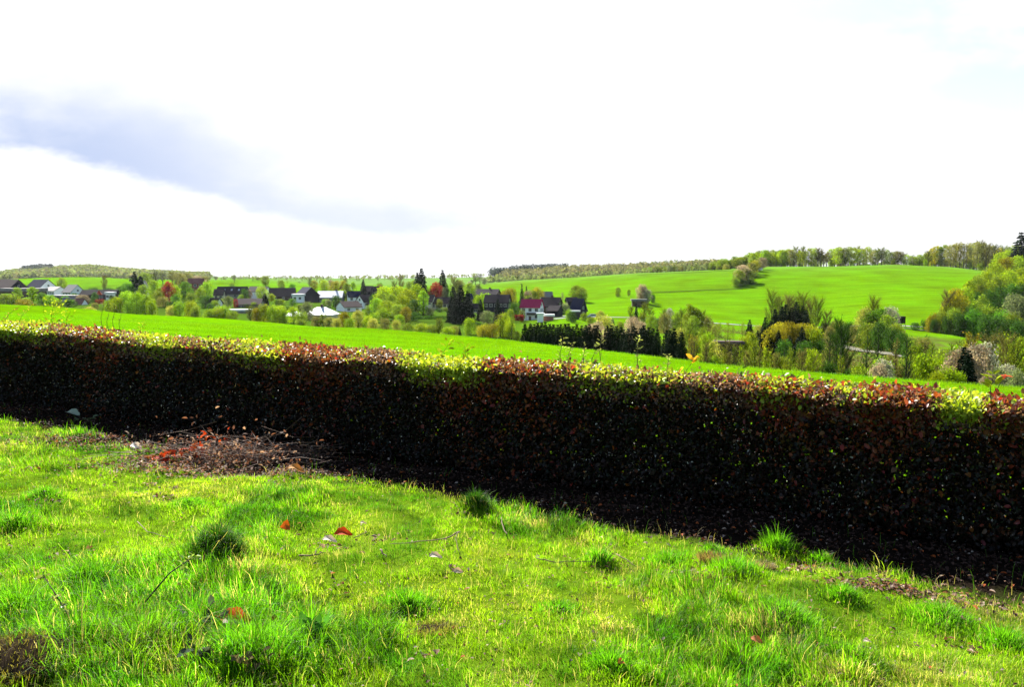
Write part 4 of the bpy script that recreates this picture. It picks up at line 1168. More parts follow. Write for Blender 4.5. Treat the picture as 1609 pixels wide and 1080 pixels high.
H('house', 'house', 'low cream end house left of the wide black roof', 345, 412, 14, 14, 463, 455, 6, 'cream_wall', 'roof_brown', (1, 2), 0)
H('house', 'house', 'black roofed house behind the yellow-green tree in the village middle', 408, 440, 30, 24, 458, 451, -12, 'white_wall', 'roof_dark', (1, 2), 1)
H('house', 'house', 'low bungalow with lilac-brown roof and grey wall', 393, 340, 37, 26, 478, 470, 4, 'grey_wall', 'roof_brown', (1, 5), 0)
H('shed', 'shed', 'low flat white-edged shed in front of the lilac-brown bungalow', 378, 290, 30, 10, 489, 486, 3, 'grey_wall', 'roof_white', (1, 2), flat=True, group='small huts')
H('barn', 'barn', 'old barn with brown roof and tall narrow white gable at its left', 444, 425, 38, 22, 465, 453, 22, 'brown_wall', 'roof_brown', (1, 3), 0, gable_mat='white_wall', group='farm buildings')
H('barn', 'barn', 'big black slate barn with a wide gable towards the viewer', 483, 410, 26, 28, 464, 452, -48, 'slate_wall', 'roof_slate', (0, 0), 0, group='farm buildings')
H('annex', 'annex', 'white walled annex between the brown and the black barn', 469, 400, 16, 10, 465, 462, -4, 'white_wall', 'roof_white', (1, 2), flat=True)
H('hall', 'hall', 'wide grey hall with bright white sheet roof right of the black barn', 520, 415, 38, 26, 467, 458, 2, 'grey_wall', 'roof_white', (1, 3), 0, .45, group='farm buildings')
H('pavilion', 'pavilion', 'white pyramid roofed pavilion standing left of the white roofed hall', 462, 262, 24, 20, 496, 489, 0, 'grey_wall', 'roof_white', hip=True, group='small huts')
H('house', 'house', 'low house with wide white hipped roof and one chimney, nearest to the meadow', 505, 270, 46, 34, 494, 483, -6, 'cream_wall', 'roof_white', (1, 5), 0, 0, hip=True)
H('house', 'house', 'house with brown roof and broad white-grey gable facing left', 548, 330, 30, 26, 482, 474, 40, 'white_wall', 'roof_brown', (1, 2), 1)
H('house', 'house', 'white house with steep gable and windows above the brown roofed one', 573, 350, 20, 20, 474, 464, 50, 'white_wall', 'roof_brown', (1, 2), 2)
H('house', 'house', 'dark gabled house behind the tall village conifer', 580, 430, 16, 14, 458, 450, -30, 'slate_wall', 'roof_dark', (1, 1), 1)
H('house', 'house', 'small pinkish house with black roof right of the dark gabled house', 594, 425, 13, 12, 457, 451, 10, 'brown_wall', 'roof_dark', (1, 2))
H('house', 'house', 'cream house with high brown roof left of its long wing', 674, 335, 18, 16, 473, 464, -20, 'cream_wall', 'roof_brown', (2, 2), 1)
H('wing', 'house wing', 'long cream wing with brown roof beside the big dark conifers', 694, 335, 30, 16, 476, 468, -4, 'cream_wall', 'roof_brown', (1, 5), 0)
H('house', 'house', 'dark brown house with steep tiled roof behind the small conifers', 782, 335, 38, 26, 475, 464, -12, 'slate_wall', 'roof_dark', (1, 5), 2, 0)
H('house', 'house', 'farmhouse with brown-black roof rising behind the dark brown house', 766, 385, 36, 26, 463, 455, -14, 'brown_wall', 'roof_dark', (1, 3), 1, .2)
H('house', 'house', 'small slate roofed gable right of the big dark conifers', 737, 350, 8, 8, 468, 462, 30, 'grey_wall', 'roof_slate')
H('house', 'house', 'small grey roofed cottage between shrubs left of the pinkish brown house', 262, 420, 16, 14, 458, 451, 12, 'cream_wall', 'roof_grey', (1, 2))
H('house', 'house', 'small white cottage with dark roof below the wide black roofed house', 338, 330, 16, 14, 476, 469, -20, 'white_wall', 'roof_dark', (1, 2), 1)
H('house', 'house', 'long white bungalow with brown roof left of the big yellow-green trees', 590, 330, 22, 14, 481, 475, 8, 'white_wall', 'roof_brown', (1, 3))
H('house', 'house', 'white cottage with rust roof behind the pale roofed hall', 544, 470, 16, 12, 454, 448, -16, 'white_wall', 'roof_rust', (1, 2))
H('house', 'house', 'white house with slate roof between hall and tall conifer', 556, 395, 18, 14, 466, 458, 20, 'white_wall', 'roof_slate', (1, 2), 1)
H('house', 'house', 'cream cottage with dark roof at the right of the cream wing', 745, 318, 14, 12, 484, 478, -10, 'cream_wall', 'roof_dark', (1, 2))
H('house', 'house', 'white fronted low house behind the round green bush at far left', 112, 345, 24, 12, 474, 468, -6, 'white_wall', 'roof_grey', (1, 3))
H('house', 'house', 'small white house with brown roof under the copper red village tree', 283, 380, 16, 12, 466, 459, 8, 'white_wall', 'roof_brown', (1, 2))
rh = H('house', 'house', 'white house with wine red roof and balcony', 836, 312, 31, 22, 482, 471, -18, 'white_wall', 'roof_red', (2, 3), 2, -.2, True, base=505)
kk = 312/F_PX
MB().box(-1, 3.6, -.5*22*kk-1.5, -.5*22*kk-.003, 2.55, 2.7).box(-1, -.92, -.5*22*kk-1.5, -.5*22*kk-1.42, 0, 2.549).box(3.52, 3.6, -.5*22*kk-1.5, -.5*22*kk-1.42, 0, 2.549).build('balcony', M['grey_wall'], rh)
MB().box(-1, 3.6, -.5*22*kk-1.5, -.5*22*kk-1.44, 2.702, 3.5).build('balcony_railing', M['wood'], rh)
H('shed', 'shed', 'white box-like shed below the wine red roofed house', 849, 292, 9, 7, 494, 492, -6, 'white_wall', 'roof_white', flat=True, group='small huts', base=503)
H('garage', 'garage', 'brown garage with flat white roof right of the box-like shed', 862, 296, 15, 12, 497, 494, -6, 'roof_rust', 'roof_white', flat=True, group='small huts', base=503)
H('farmhouse', 'house', 'large brown-black farmhouse directly behind the wine red roofed house', 866, 335, 30, 26, 481, 468, -25, 'brown_wall', 'roof_dark', (1, 3), 2, .1)
H('barn', 'barn', 'low black open barn in front of the brown-black farmhouse', 872, 315, 18, 18, 488, 481, -30, 'slate_wall', 'roof_dark', group='farm buildings')
H('house', 'house', 'pale grey roof peeping up behind the large brown-black farmhouse', 858, 385, 18, 16, 468, 459, 8, 'grey_wall', 'roof_grey', (1, 2))
H('barn', 'barn', 'dark low barn left behind the blue-black gabled one', 898, 345, 16, 14, 473, 468, 10, 'slate_wall', 'roof_dark', group='farm buildings')
H('barn', 'barn', 'blue-black barn with steep roof and white lean-to beside the parked car', 909, 306, 18, 20, 487, 470, -36, 'slate_wall', 'roof_slate', (0, 0), 1, group='farm buildings')
H('shed', 'shed', 'white flat lean-to in front of the blue-black barn', 903, 294, 14, 7, 490, 488, -6, 'slate_wall', 'roof_white', flat=True, group='small huts')
H('hut', 'hut', 'grey hut on the hillside under the blossoming tree', 1004, 355, 22, 8, 473, 470, 0, 'brown_wall', 'roof_grey', flat=True, group='small huts')
H('hut', 'hut', 'flat grey roofed hut half hidden behind twiggy trees in the hollow', 1146, 150, 38, 16, 540, 536, -3, 'black_wood', 'roof_brown', flat=True, group='small huts')
# more small things
x, y, _ = at(845, 470, 0.01)
def canvas(px, Y, top, h, w, label):
    x, y, _ = at(px, 470, Y); z = zat(top, Y); e = empty('parasol', (x, y, gz(x, y)), 0, label, 'parasol')
    z -= gz(x, y); mb = MB().tube([(0, 0, 0), (0, 0, z)], .05, 6); mb.build('pole', M['frame_white'], e)
    n = 8; vs = [(0, 0, z)]+[(w*math.cos(2*math.pi*i/n), w*math.sin(2*math.pi*i/n), z-h) for i in range(n)]+[(0, 0, z-.08)]
    MB().add(vs, [(0, 1+i, 1+(i+1) % n) for i in range(n)]+[(n+1, 1+(i+1) % n, 1+i) for i in range(n)]).build('canopy', M['canvas_red'], e)
canvas(156, 365, 456, 2.1, 1.4, 'orange-red folded parasol in front of the long dark building')

def car(px, Y, yaw, label, mat):
    x, y, _ = at(px, 490, Y); e = empty('parked_car', (x, y, gz(x, y)+.15), math.radians(yaw), label, 'car')
    prof = [(-2.1, .35), (-2.15, .75), (-1.5, .95), (-.9, 1.42), (.55, 1.45), (1.15, .98), (2.0, .82), (2.12, .4)]
    def ext(pr, w): 
        n = len(pr); vs = [(a, -w, b) for a, b in pr]+[(a, w, b) for a, b in pr]
        return vs, [tuple(range(n)), tuple(range(n, 2*n))[::-1]]+[(i, i+n, (i+1) % n+n, (i+1) % n) for i in range(n)]
    MB().add(*ext(prof, .85)).build('body', mat, e)
    MB().add(*ext([(-1.3, 1.0), (-.85, 1.36), (.5, 1.39), (.98, 1.0)], .86)).build('side_window', M['glass'], e)
    for sx in (-1.35, 1.35):
        for sy in (-.8, .8):
            w = MB().tube([(sx, sy-.1, .33), (sx, sy+.1, .33)], .33, 14).build('wheel', M['black_wood'], e)
            MB().tube([(sx, sy-.11, .33), (sx, sy+.11, .33)], .17, 10).build('rim', M['roof_grey'], w)
    for sy in (-.6, .6): MB().box(2.05, 2.14, sy-.15, sy+.15, .58, .72).build('headlight', M['sky_glass'], e)
M['car_silver'] = solid_mat('paint_silver', (.42, .43, .45), (.40, .41, .43), 1, .25, .5)
M['car_dark'] = solid_mat('paint_dark', (.03, .035, .045), None, 1, .25, .5)
car(932, 300, 6, 'silver parked car on the road right of the blue-black barn', M['car_silver'])
car(349, 380, 20, 'pale car parked among the bushes below the long black roof', M['car_silver'])

# raised hide at the lower edge of the big field
x, y, _ = at(1417, 500, 268); e = empty('raised_hide', (x, y, gz(x, y)), .3, 'black raised hunting hide on legs at the lower edge of the big field', 'hide')
zt = zat(498, 268)-gz(x, y); z0 = max(1.2, zt-2.2)
MB().box(-.8, .8, -.8, .8, z0, zt).build('cabin', M['black_wood'], e); MB().box(-.95, .95, -.95, .95, zt+.003, zt+.15).build('roof', M['black_wood'], e)
for a in (-1, 1):
    for b in (-1, 1): MB().tube([(a*1.1, b*1.1, -.3), (a*.7, b*.7, z0)], .07, 5).build('leg', M['wood'], e)
MB().tube([(-.25, -1.9, -.2), (-.25, -.85, z0)], .04, 4).tube([(.25, -1.9, -.2), (.25, -.85, z0)], .04, 4).build('ladder', M['wood'], e)
# white trailer under the blossoming bush
x, y, _ = at(1192, 470, 470); e = empty('trailer', (x, y, gz(x, y)), .1, 'small white trailer under the blossoming tree on the hill', 'trailer')
MB().box(-1.6, 1.6, -.9, .9, .55, 1.9).build('body', M['roof_white'], e)
for sy in (-.95, .95): MB().tube([(0, sy-.1, .35), (0, sy+.1, .35)], .35, 12).build('wheel', M['black_wood'], e)
# wine red clipped hedge and low wall beside the white house
def clipped(px0, px1, Y, top, depth, mat, label, base=None):
    xa, xb = at(px0, 500, Y)[0], at(px1, 500, Y)[0]; cx_ = (xa+xb)/2; zb = gz(cx_, Y) if base is None else zat(base, Y); h = max(.8, zat(top, Y)-zb)
    e = empty('garden_hedge', (cx_, Y, zb), 0, label, 'hedge')
    n = 1500; P = np.stack([rng.uniform(xa-cx_, xb-cx_, n), rng.uniform(-depth/2, depth/2, n), rng.uniform(0, h, n)], 1)
    V, Fq, Cc = leaf_quads(P, rng.normal(0, 1, (n, 3)), .18, crown_cols(n, rng.integers(0, 6, n), 6))
    link('foliage', fast_mesh('foliage', V, [Fq], Cc), M[mat], e)
    k = 24; q = np.stack([np.linspace(xa-cx_, xb-cx_, k), np.zeros(k), np.full(k, -.3)], 1)
    V, Fq = sticks(q, q+np.array([0, 0, h*.8]), np.full(k, .04), np.full(k, .02)); link('stems', fast_mesh('stems', V, [Fq]), M['bark'], e)
clipped(805, 823, 296, 495, 1.6, 'red', 'wine red clipped hedge left of the white house with wine red roof', 504)
clipped(652, 700, 262, 497, 1.5, 'deep', 'long dark hedge bordering the bright lawn below the cream wing', 502)

# ------------------------------------------------------------------ trees and shrubs of the village and valley
cluster('bushes and trees at the left of the village', 'at the left of the village', rows('''
bush olive 6 462 300 36; bush lime 22 464 300 26; bush orange 36 470 290 30; oval lime 28 451 330 18; oval lime 51 450 318 22; bush green 66 460 310 22; round lime 79 463 305 24; bush olive 91 472 290 20
bush deep 108 470 290 26; round pink 130 463 330 26; oval deep 149 459 340 13; bush red 156 470 330 16; bush deep 140 470 345 22; round olive 98 436 470 13; bare brown 165 434 470 14
bush deep 148 452 440 22; bush deep 170 452 440 24; bush deep 184 457 420 22; oval green 190 449 400 22; round green 202 444 400 28; pine pine 213 427 405 24; pine pine 222 434 410 20
bush pale 140 482 270 22; bush brown 148 476 300 16'''))
cluster('bright trees along the meadow edge at the left', 'along the meadow edge at the left', rows('''
bush lime 172 470 262 26; round yellow 183 466 258 26; round lime 200 457 262 36; round lime 214 459 258 34; round lime 228 462 262 30; bush lime 238 470 255 22
bush lime 282 474 262 30; bush yellow 300 473 255 26; bush olive 306 480 250 20; bush lime 328 486 246 24; bush lime 350 480 250 40; bush yellow 342 484 246 24; bush olive 364 488 242 22; bush pale 268 480 262 20
twig olive 392 482 240 20; bush orange 402 484 242 20; bush yellow 414 478 243 28; bush lime 428 480 240 24; bush yellow 438 480 243 28; bush lime 446 486 240 18; bush yellow 460 482 246 24; bush grey 482 474 262 26; bush olive 474 490 232 22
bush brown 498 497 236 26; bush brown 516 498 230 26; twig olive 506 494 234 20; bush olive 470 502 228 20; bush orange 540 490 232 24; bush pale 528 500 226 18; round pale 562 487 226 24; bush lime 548 500 222 22; bush yellow 578 496 222 24; round pale 586 500 216 22; bush brown 604 500 214 20; bush pale 622 503 212 20
bush olive 640 508 208 30; bush yellow 660 508 206 34; bush olive 682 510 204 30; twig olive 690 500 204 20; bush yellow 704 514 200 28; spruce spruce 722 513 200 7; bush pale 714 512 202 22; bush lime 738 500 205 28; bush olive 762 508 200 20; bush orange 758 511 196 28; bush orange 774 509 194 30; bush yellow 790 500 196 28; slim pale 786 492 196 18; bush yellow 800 506 192 24; slim lime 804 498 190 14; bush olive 812 520 188 20'''))
cluster('garden trees in the middle of the village', 'among the village gardens', rows('''
round lime 227 447 360 26; round lime 243 440 385 26; bush olive 250 458 340 22; round red 265 442 345 17; round yellow 276 448 350 22; round green 292 442 372 28; bush brown 256 466 320 24; bush deep 268 474 300 20; round olive 252 452 350 22
bush olive 300 460 350 22; round lime 325 442 400 22; round lime 315 452 385 20; bush deep 323 464 330 26; bush lime 338 472 310 20; round grey 358 465 335 18; bush red 370 470 335 9; bush deep 384 454 400 16; round yellow 412 450 405 24; dense spruce 416 461 352 15; round pink 392 455 420 10
round deep 528 464 345 20; bush grey 516 470 350 14; oval lime 545 444 420 18; oval lime 555 442 425 15; round orange 528 441 470 22; round yellow 510 440 480 20; round orange 540 440 470 16; bush yellow 538 455 420 16; dense spruce 571 440 410 13; bush lime 556 462 400 14; bush deep 586 462 345 16; round brown 597 446 430 14
bush deep 512 480 340 16; bush brown 548 462 420 12; bush olive 440 470 370 18; bush deep 300 474 300 18; bush green 276 462 330 18; bush deep 330 476 300 14; round green 596 444 440 12; spruce spruce 599 444 470 8'''))
cluster('trees on the skyline behind the village', 'on the skyline behind the village', rows('''
bare grey 246 426 560 20; bare grey 257 427 570 20; round olive 228 428 540 26; round olive 238 430 560 20; bare brown 272 428 580 22; round brown 283 429 560 26; round brown 297 429 570 26; round pink 312 433 540 26; round brown 322 434 560 18; round brown 288 434 520 22
bare grey 340 434 640 12; thin grey 355 433 640 11; bare grey 369 433 600 11; thin grey 377 434 640 9; thin grey 387 435 640 12; thin olive 398 435 610 11; round olive 406 436 620 12; round olive 418 434 560 17; thin olive 412 436 600 12; round olive 443 440 520 14; thin grey 438 440 540 10; bush green 460 446 520 14
bare grey 487 436 520 12; round orange 494 440 520 14; thin olive 507 438 510 14; round pink 520 440 510 16; bare brown 543 437 540 13; thin grey 505 435 560 8; thin grey 349 436 640 8; bush lime 365 444 560 12; thin olive 452 441 600 8; thin grey 471 442 600 8'''))
cluster('the big trees beside the lawn', 'in the group left of the lawn', rows('''
round yellow 604 450 300 40; round yellow 622 449 305 44; round yellow 640 453 298 40; round lime 655 446 310 32; oval lime 665 455 300 22; round lime 592 468 280 30; round yellow 608 472 272 40; round olive 626 478 266 34; round orange 638 482 258 24; round lime 600 484 255 30; bush olive 580 480 290 22; round olive 616 462 288 30; oval deep 652 470 285 26; bush lime 628 494 250 22; bush deep 648 490 268 24; round yellow 632 462 290 30'''))
cluster('trees around the cream house', 'around the cream house', rows('''
bare brown 630 432 460 16; bare olive 620 443 420 12; dense spruce 656 429 345 12; dense spruce 663 422 350 20; dense spruce 696 425 352 18; round red 685 443 345 20; round red 682 451 342 14; bush red 685 462 338 12; bare brown 714 436 400 24; round brown 722 440 400 24; round grey 700 451 346 24; round olive 738 444 380 26; bush olive 690 470 330 14; bush lime 668 450 370 16; round olive 643 442 430 14; round lime 650 440 440 16; oval grey 751 446 400 18
bush grey 674 484 305 20; bush deep 690 485 318 16; bush olive 700 483 322 20'''))
cluster('dark conifers beside the lawn', 'beside the bright lawn', rows('''
dense spruce 712 451 262 24; dense spruce 724 449 258 32; dense spruce 735 458 262 26; dense spruce 755 471 268 15; dense spruce 782 470 262 16; spruce spruce 716 460 255 22'''))
cluster('trees around the red roofed house', 'around the red roofed house', rows('''
bush lime 762 460 340 22; bush lime 752 464 325 18; round orange 804 452 380 15; bush orange 797 454 370 13; spruce spruce 820 447 360 12; spruce spruce 827 450 365 7; round pink 829 456 360 12; round orange 844 451 375 26; round olive 838 456 372 20; round olive 905 448 385 26; round olive 914 451 380 24; thin grey 884 459 385 10; bush grey 888 476 330 16; bush deep 808 474 310 14; bush deep 818 476 318 9; bush olive 802 486 290 16; bush olive 820 487 300 12
round grey 765 488 245 26; bush yellow 792 492 232 22; bush lime 894 486 285 14; round deep 899 490 275 20; bush olive 918 492 285 14; bush olive 928 498 270 18; bush yellow 845 510 250 20; bush olive 868 512 245 18; bush olive 835 512 235 20; round pale 944 488 270 18; bush lime 890 510 240 20; bush olive 830 464 355 12'''))
cluster('small trees on the green hillside', 'on the open green hillside', rows('''
round olive 971 451 392 12; oval olive 988 455 392 8; round pink 1008 446 366 20; round white 1017 454 362 18; bush deep 1026 462 366 8; round pink 1012 450 364 16; bare grey 747 434 560 14; bare grey 754 430 560 18; round white 761 436 555 13; bare grey 742 440 550 10; round white 738 442 540 8'''))
cluster('hillside thicket in the big field', 'in the big field thicket', rows('''
round pink 1166 416 425 30; round olive 1160 424 418 24; round olive 1176 424 424 26; bush deep 1163 438 415 26; bush deep 1177 440 420 24; bush olive 1155 436 412 18; round brown 1179 412 448 22; round pink 1196 404 480 20; round brown 1187 408 468 20; round orange 1184 409 455 18; bush deep 1184 428 440 16'''))

R3 = random.Random(11); vg = []
for q in range(98):
    px = 10+q*8.9+R3.uniform(-6, 6)
    if 640 < px < 700 or 835 < px < 880: continue
    Y = R3.uniform(320, 440); x_, y_, _ = at(px, 470, Y); zg = gz(x_, y_)
    row = HZ-zg/Y*F_PX
    vg.append((R3.choice(['bush', 'bush', 'round', 'oval']), R3.choice(['deep', 'lime', 'lime', 'deep', 'green', 'olive', 'yellow', 'green']), px, row-R3.uniform(6, 13), Y, R3.uniform(9, 18)))
cluster('small garden shrubs between the houses', 'between the village houses', vg)
cr = []
R2 = random.Random(3)
def topline(px):
    return float(np.interp(px, [1118, 1135, 1150, 1170, 1190, 1215, 1240, 1262, 1283, 1292, 1300, 1320, 1345, 1362, 1378, 1390, 1402, 1415, 1425, 1440, 1452, 1460, 1470, 1490, 1510, 1530, 1550, 1565, 1590, 1609, 1660],
                           [416, 410, 406, 401, 397, 394, 393, 392, 392, 399, 394, 391, 391, 391, 392, 394, 398, 400, 404, 403, 400, 393, 388, 384, 382, 382, 383, 388, 387, 385, 384]))
px = 1118.0
while px < 1625:
    gap = 1281 < px < 1297 or 1408 < px < 1418
    left = px < 1240
    kind = ('round' if left else R2.choice(['beech', 'beech', 'thin', 'bare', 'beech']))
    mat = R2.choice(['lime', 'olive', 'yellow', 'olive']) if left else R2.choice(['olive', 'olive', 'brown', 'grey', 'yellow', 'olive'])
    if 1455 < px < 1570: mat = R2.choice(['brown', 'olive', 'brown', 'orange', 'grey'])
    if gap: kind, mat = 'bare', 'brown'
    Y = 536+R2.uniform(0, 22)
    cr.append((kind, mat, round(px, 1), topline(px)+R2.uniform(-4, 1.5), Y, R2.uniform(15, 24)))
    px += R2.uniform(3.4, 6.2)
for q in range(30):
    px = R2.uniform(1245, 1600); cr.append((R2.choice(['beech', 'thin']), R2.choice(['olive', 'brown', 'yellow']), px, topline(px)+R2.uniform(2, 8), 565+R2.uniform(0, 25), R2.uniform(14, 20)))
for q in range(75):
    px = 1122+q*6.2+R2.uniform(-2, 2)
    if 1284 < px < 1296: continue
    cr.append(('bush', R2.choice(['olive', 'yellow', 'brown', 'lime']), px, 411+R2.uniform(-4, 4)-(2 if px > 1440 else 0), 545+R2.uniform(0, 25), R2.uniform(8, 13)))
cr += rows('''dense pine 1600 366 400 42; bush lime 1537 414 515 12; bush lime 1452 408 530 9; bush pale 1140 415 528 14; bush olive 1128 417 528 12; round yellow 1568 396 500 28; round yellow 1580 392 490 24''')
cluster('wood along the crest of the big field', 'in the wood on the field crest', cr)
ln_ = []
for q in range(17):
    px = 1012+q*6.6+R2.uniform(-2, 2); ln_.append((R2.choice(['thin', 'bare', 'round']), R2.choice(['olive', 'grey', 'brown']), px, float(np.interp(px, [1010, 1115], [420, 414]))+R2.uniform(-1, 2.5), 545, R2.uniform(6, 11)))
cluster('row of little trees on the ridge', 'in the little row on the ridge', ln_)

cluster('trees of the wooded slope at the right', 'on the wooded slope at the right', rows('''
bare brown 1489 460 258 12; round orange 1500 453 262 26; round yellow 1515 450 268 30; round orange 1508 462 256 24; oval yellow 1522 440 300 22; round olive 1534 432 320 30; round yellow 1548 424 345 32; oval olive 1540 445 300 26; round yellow 1562 412 370 34; round orange 1578 404 390 34; round yellow 1595 401 395 36; round olive 1605 404 380 34; round yellow 1552 438 315 30; round olive 1566 432 325 34; round yellow 1584 424 340 36; round yellow 1602 420 345 36; round deep 1556 455 285 28; round deep 1572 450 290 32; round deep 1590 446 300 30; round deep 1606 445 300 28
oval olive 1544 462 275 24; oval deep 1534 458 285 24; bush deep 1526 482 250 30; bush green 1532 486 246 26; bush olive 1548 480 252 26; bush olive 1564 484 250 26; bush green 1577 488 245 24; round grey 1594 461 252 30; round grey 1606 464 248 26; bush deep 1512 492 248 24; bush olive 1500 484 252 20; bush deep 1550 494 240 26; bush deep 1570 497 236 26; bush deep 1590 500 232 26; bush deep 1604 504 228 22; bush olive 1592 492 238 26
round yellow 1622 415 330 40; round olive 1625 440 300 40; round yellow 1634 460 270 40; bush orange 1470 492 258 16; bush olive 1482 488 256 18; bush orange 1463 498 258 16; bush yellow 1490 478 258 16; bush deep 1455 502 262 16; bush deep 1440 507 262 18; bush deep 1470 502 256 16; bush deep 1490 498 252 18; oval yellow 1490 466 264 16'''))

sp_ = []
x0 = 826
for q in range(19): sp_.append(('dense', 'spruce', 826+q*6.3+R2.uniform(-1.5, 1.5), 510+q*.1+R2.uniform(-3.5, 3), 112-q*.8, R2.uniform(15, 19)))
for q in range(17):
    px = 955+q*6.6+R2.uniform(-1.5, 1.5)
    if q in (13, 15): continue
    sp_.append(('dense', 'spruce', px, 514+q*.3+R2.uniform(-4, 4), 100-q*1.0, R2.uniform(15, 19)))
sp_ += [('dense', 'spruce', 1054, 520, 80, 13), ('dense', 'spruce', 1072, 523, 78, 16), ('dense', 'spruce', 1012, 512, 96, 13)]
cluster('row of dark spruces below the meadow', 'in the spruce row below the meadow', sp_)

cluster('trees of the valley floor', 'on the valley floor', rows('''
round pink 938 505 150 30; round pale 950 495 160 26; round pink 944 515 135 26; bush pink 926 510 155 20; round pink 992 499 185 26; round pink 1006 504 180 22; round pink 997 497 190 22; spruce spruce 1000 474 270 11; bare olive 1013 478 262 20; bare olive 1022 486 250 22; bare olive 992 482 262 16; round olive 1024 494 240 20; bush olive 1010 492 250 20
oval white 1052 483 235 8; bare olive 1043 487 235 16; bush brown 1045 492 230 14; bush olive 1066 490 228 22; bare olive 1072 486 225 18; oval olive 1086 477 205 22; round olive 1094 484 205 26; oval olive 1090 495 190 28; twig olive 1084 505 178 26; bush brown 1110 497 210 20; bare olive 1102 490 205 20; bush olive 1078 500 215 22; bush brown 1126 508 228 20; bush brown 1060 498 240 20
thin olive 1131 507 215 12; thin olive 1145 506 210 13; thin olive 1153 510 218 10; thin olive 1121 512 205 10; thin olive 1168 506 222 14; bush olive 1106 514 195 16; bush pale 1070 516 180 18; bush lime 1115 522 165 20; bush olive 1060 520 185 20; oval grey 962 500 210 14; bush olive 975 505 220 18; bush deep 1035 500 245 18'''))
cluster('grove around the dark firs in the valley', 'in the grove of dark firs', rows('''
bare olive 1214 459 225 26; bare brown 1226 470 228 20; bare brown 1240 466 228 22; bare olive 1262 463 225 30; bare olive 1250 470 230 24; bare olive 1284 469 215 30; bare brown 1275 476 220 22; bare brown 1300 490 215 20
dense spruce 1179 503 190 14; dense spruce 1204 499 180 17; dense spruce 1211 505 178 16; dense spruce 1219 486 200 18; dense spruce 1229 482 203 18; dense spruce 1236 479 204 16; dense spruce 1244 484 203 16; dense spruce 1252 475 204 18; dense spruce 1262 482 203 18; dense spruce 1268 488 200 16; dense spruce 1200 516 170 24; dense spruce 1212 522 162 22; dense spruce 1225 520 160 22; dense spruce 1262 514 155 14; dense spruce 1243 528 158 22; dense spruce 1276 528 158 20; dense spruce 1256 530 156 24; dense spruce 1192 520 175 16
round orange 1226 506 165 32; round orange 1242 505 162 34; round orange 1258 507 162 34; bush orange 1272 510 160 28; bush orange 1216 514 162 24; bush yellow 1282 514 158 20; round yellow 1180 521 155 22; bush yellow 1172 530 150 16; round pale 1194 510 190 16; bush deep 1235 534 152 34; bush deep 1268 536 150 34; bush deep 1290 536 152 22
bush deep 1300 507 220 22; bush brown 1312 504 222 26; bush olive 1324 503 225 26; bush deep 1336 506 222 24; bush brown 1346 510 218 22; bush brown 1306 513 205 20; bush deep 1324 512 208 22'''))
cluster('trees beside the gravel path', 'beside the gravel path', rows('''
bare olive 1374 469 205 24; round pale 1362 482 200 24; round green 1370 488 198 28; round green 1384 484 200 34; round white 1399 481 205 16; round olive 1396 494 192 32; round olive 1410 508 185 30; bush deep 1385 506 185 34; bush deep 1404 516 178 34; bush olive 1370 506 190 26; bush deep 1418 522 170 30; bush deep 1432 534 160 34; bush olive 1444 530 150 30; bush brown 1455 532 142 34; bush deep 1358 512 200 16; bush deep 1442 542 140 28; slim deep 1459 524 148 12'''))

br = []
def scatter(kinds, mats, px0, px1, top, Y0, Y1, w0, w1, n):
    for q in range(n):
        px = px0+(px1-px0)*(q+R2.random())/n
        br.append((R2.choice(kinds), R2.choice(mats), px, float(np.interp(px, *top))+R2.uniform(-9, 13), R2.uniform(Y0, Y1), R2.uniform(w0, w1)))
scatter(['slim', 'twig', 'slim'], ['brown', 'olive', 'yellow'], 1082, 1200, ([1082, 1110, 1150, 1200], [533, 533, 536, 548]), 70, 100, 10, 20, 17)
scatter(['slim', 'bare', 'twig'], ['brown', 'olive', 'yellow'], 1195, 1340, ([1195, 1340], [554, 556]), 62, 95, 9, 16, 19)
scatter(['bush'], ['brown', 'olive', 'yellow', 'deep', 'lime'], 1090, 1620, ([1090, 1200, 1400, 1609], [552, 566, 570, 566]), 75, 105, 16, 30, 34)
scatter(['twig', 'bush', 'slim'], ['olive', 'lime', 'yellow'], 1430, 1620, ([1430, 1500, 1609], [548, 538, 534]), 80, 125, 18, 30, 20)
scatter(['twig', 'slim', 'bush'], ['olive', 'lime', 'brown'], 1340, 1500, ([1340, 1500], [570, 560]), 60, 90, 12, 22, 14)
br += rows('''twig orange 1089 530 88 22; twig lime 1112 531 86 24; round pale 1120 534 90 22; slim deep 1305 515 80 14; bare deep 1325 508 84 22; slim deep 1318 520 80 12; slim deep 1366 522 72 12; slim deep 1384 512 76 12; slim brown 1409 530 70 10; slim deep 1430 519 64 17; slim olive 1434 535 70 12; round white 1393 564 55 34; bush pink 1385 572 54 26; bush lime 1496 577 42 44; bush yellow 1478 584 40 30; bush lime 1512 584 42 26
dense spruce 1520 546 62 22; dense spruce 1527 552 60 20; round pink 1511 546 63 17; round pink 1540 540 66 24; round white 1548 538 68 20; round pink 1535 556 62 15; bush grey 1575 577 34 44; round white 1592 572 34 38; bush grey 1606 580 33 36; bush pink 1560 588 33 24; slim brown 1530 522 75 14; twig orange 1528 528 80 18; bare brown 1560 530 85 24; bare brown 1588 530 85 24; twig olive 1602 536 80 24; slim olive 1278 545 78 12; slim brown 1262 548 78 12''')
cluster('young trees and scrub behind the hedge', 'in the scrub behind the hedge', br)

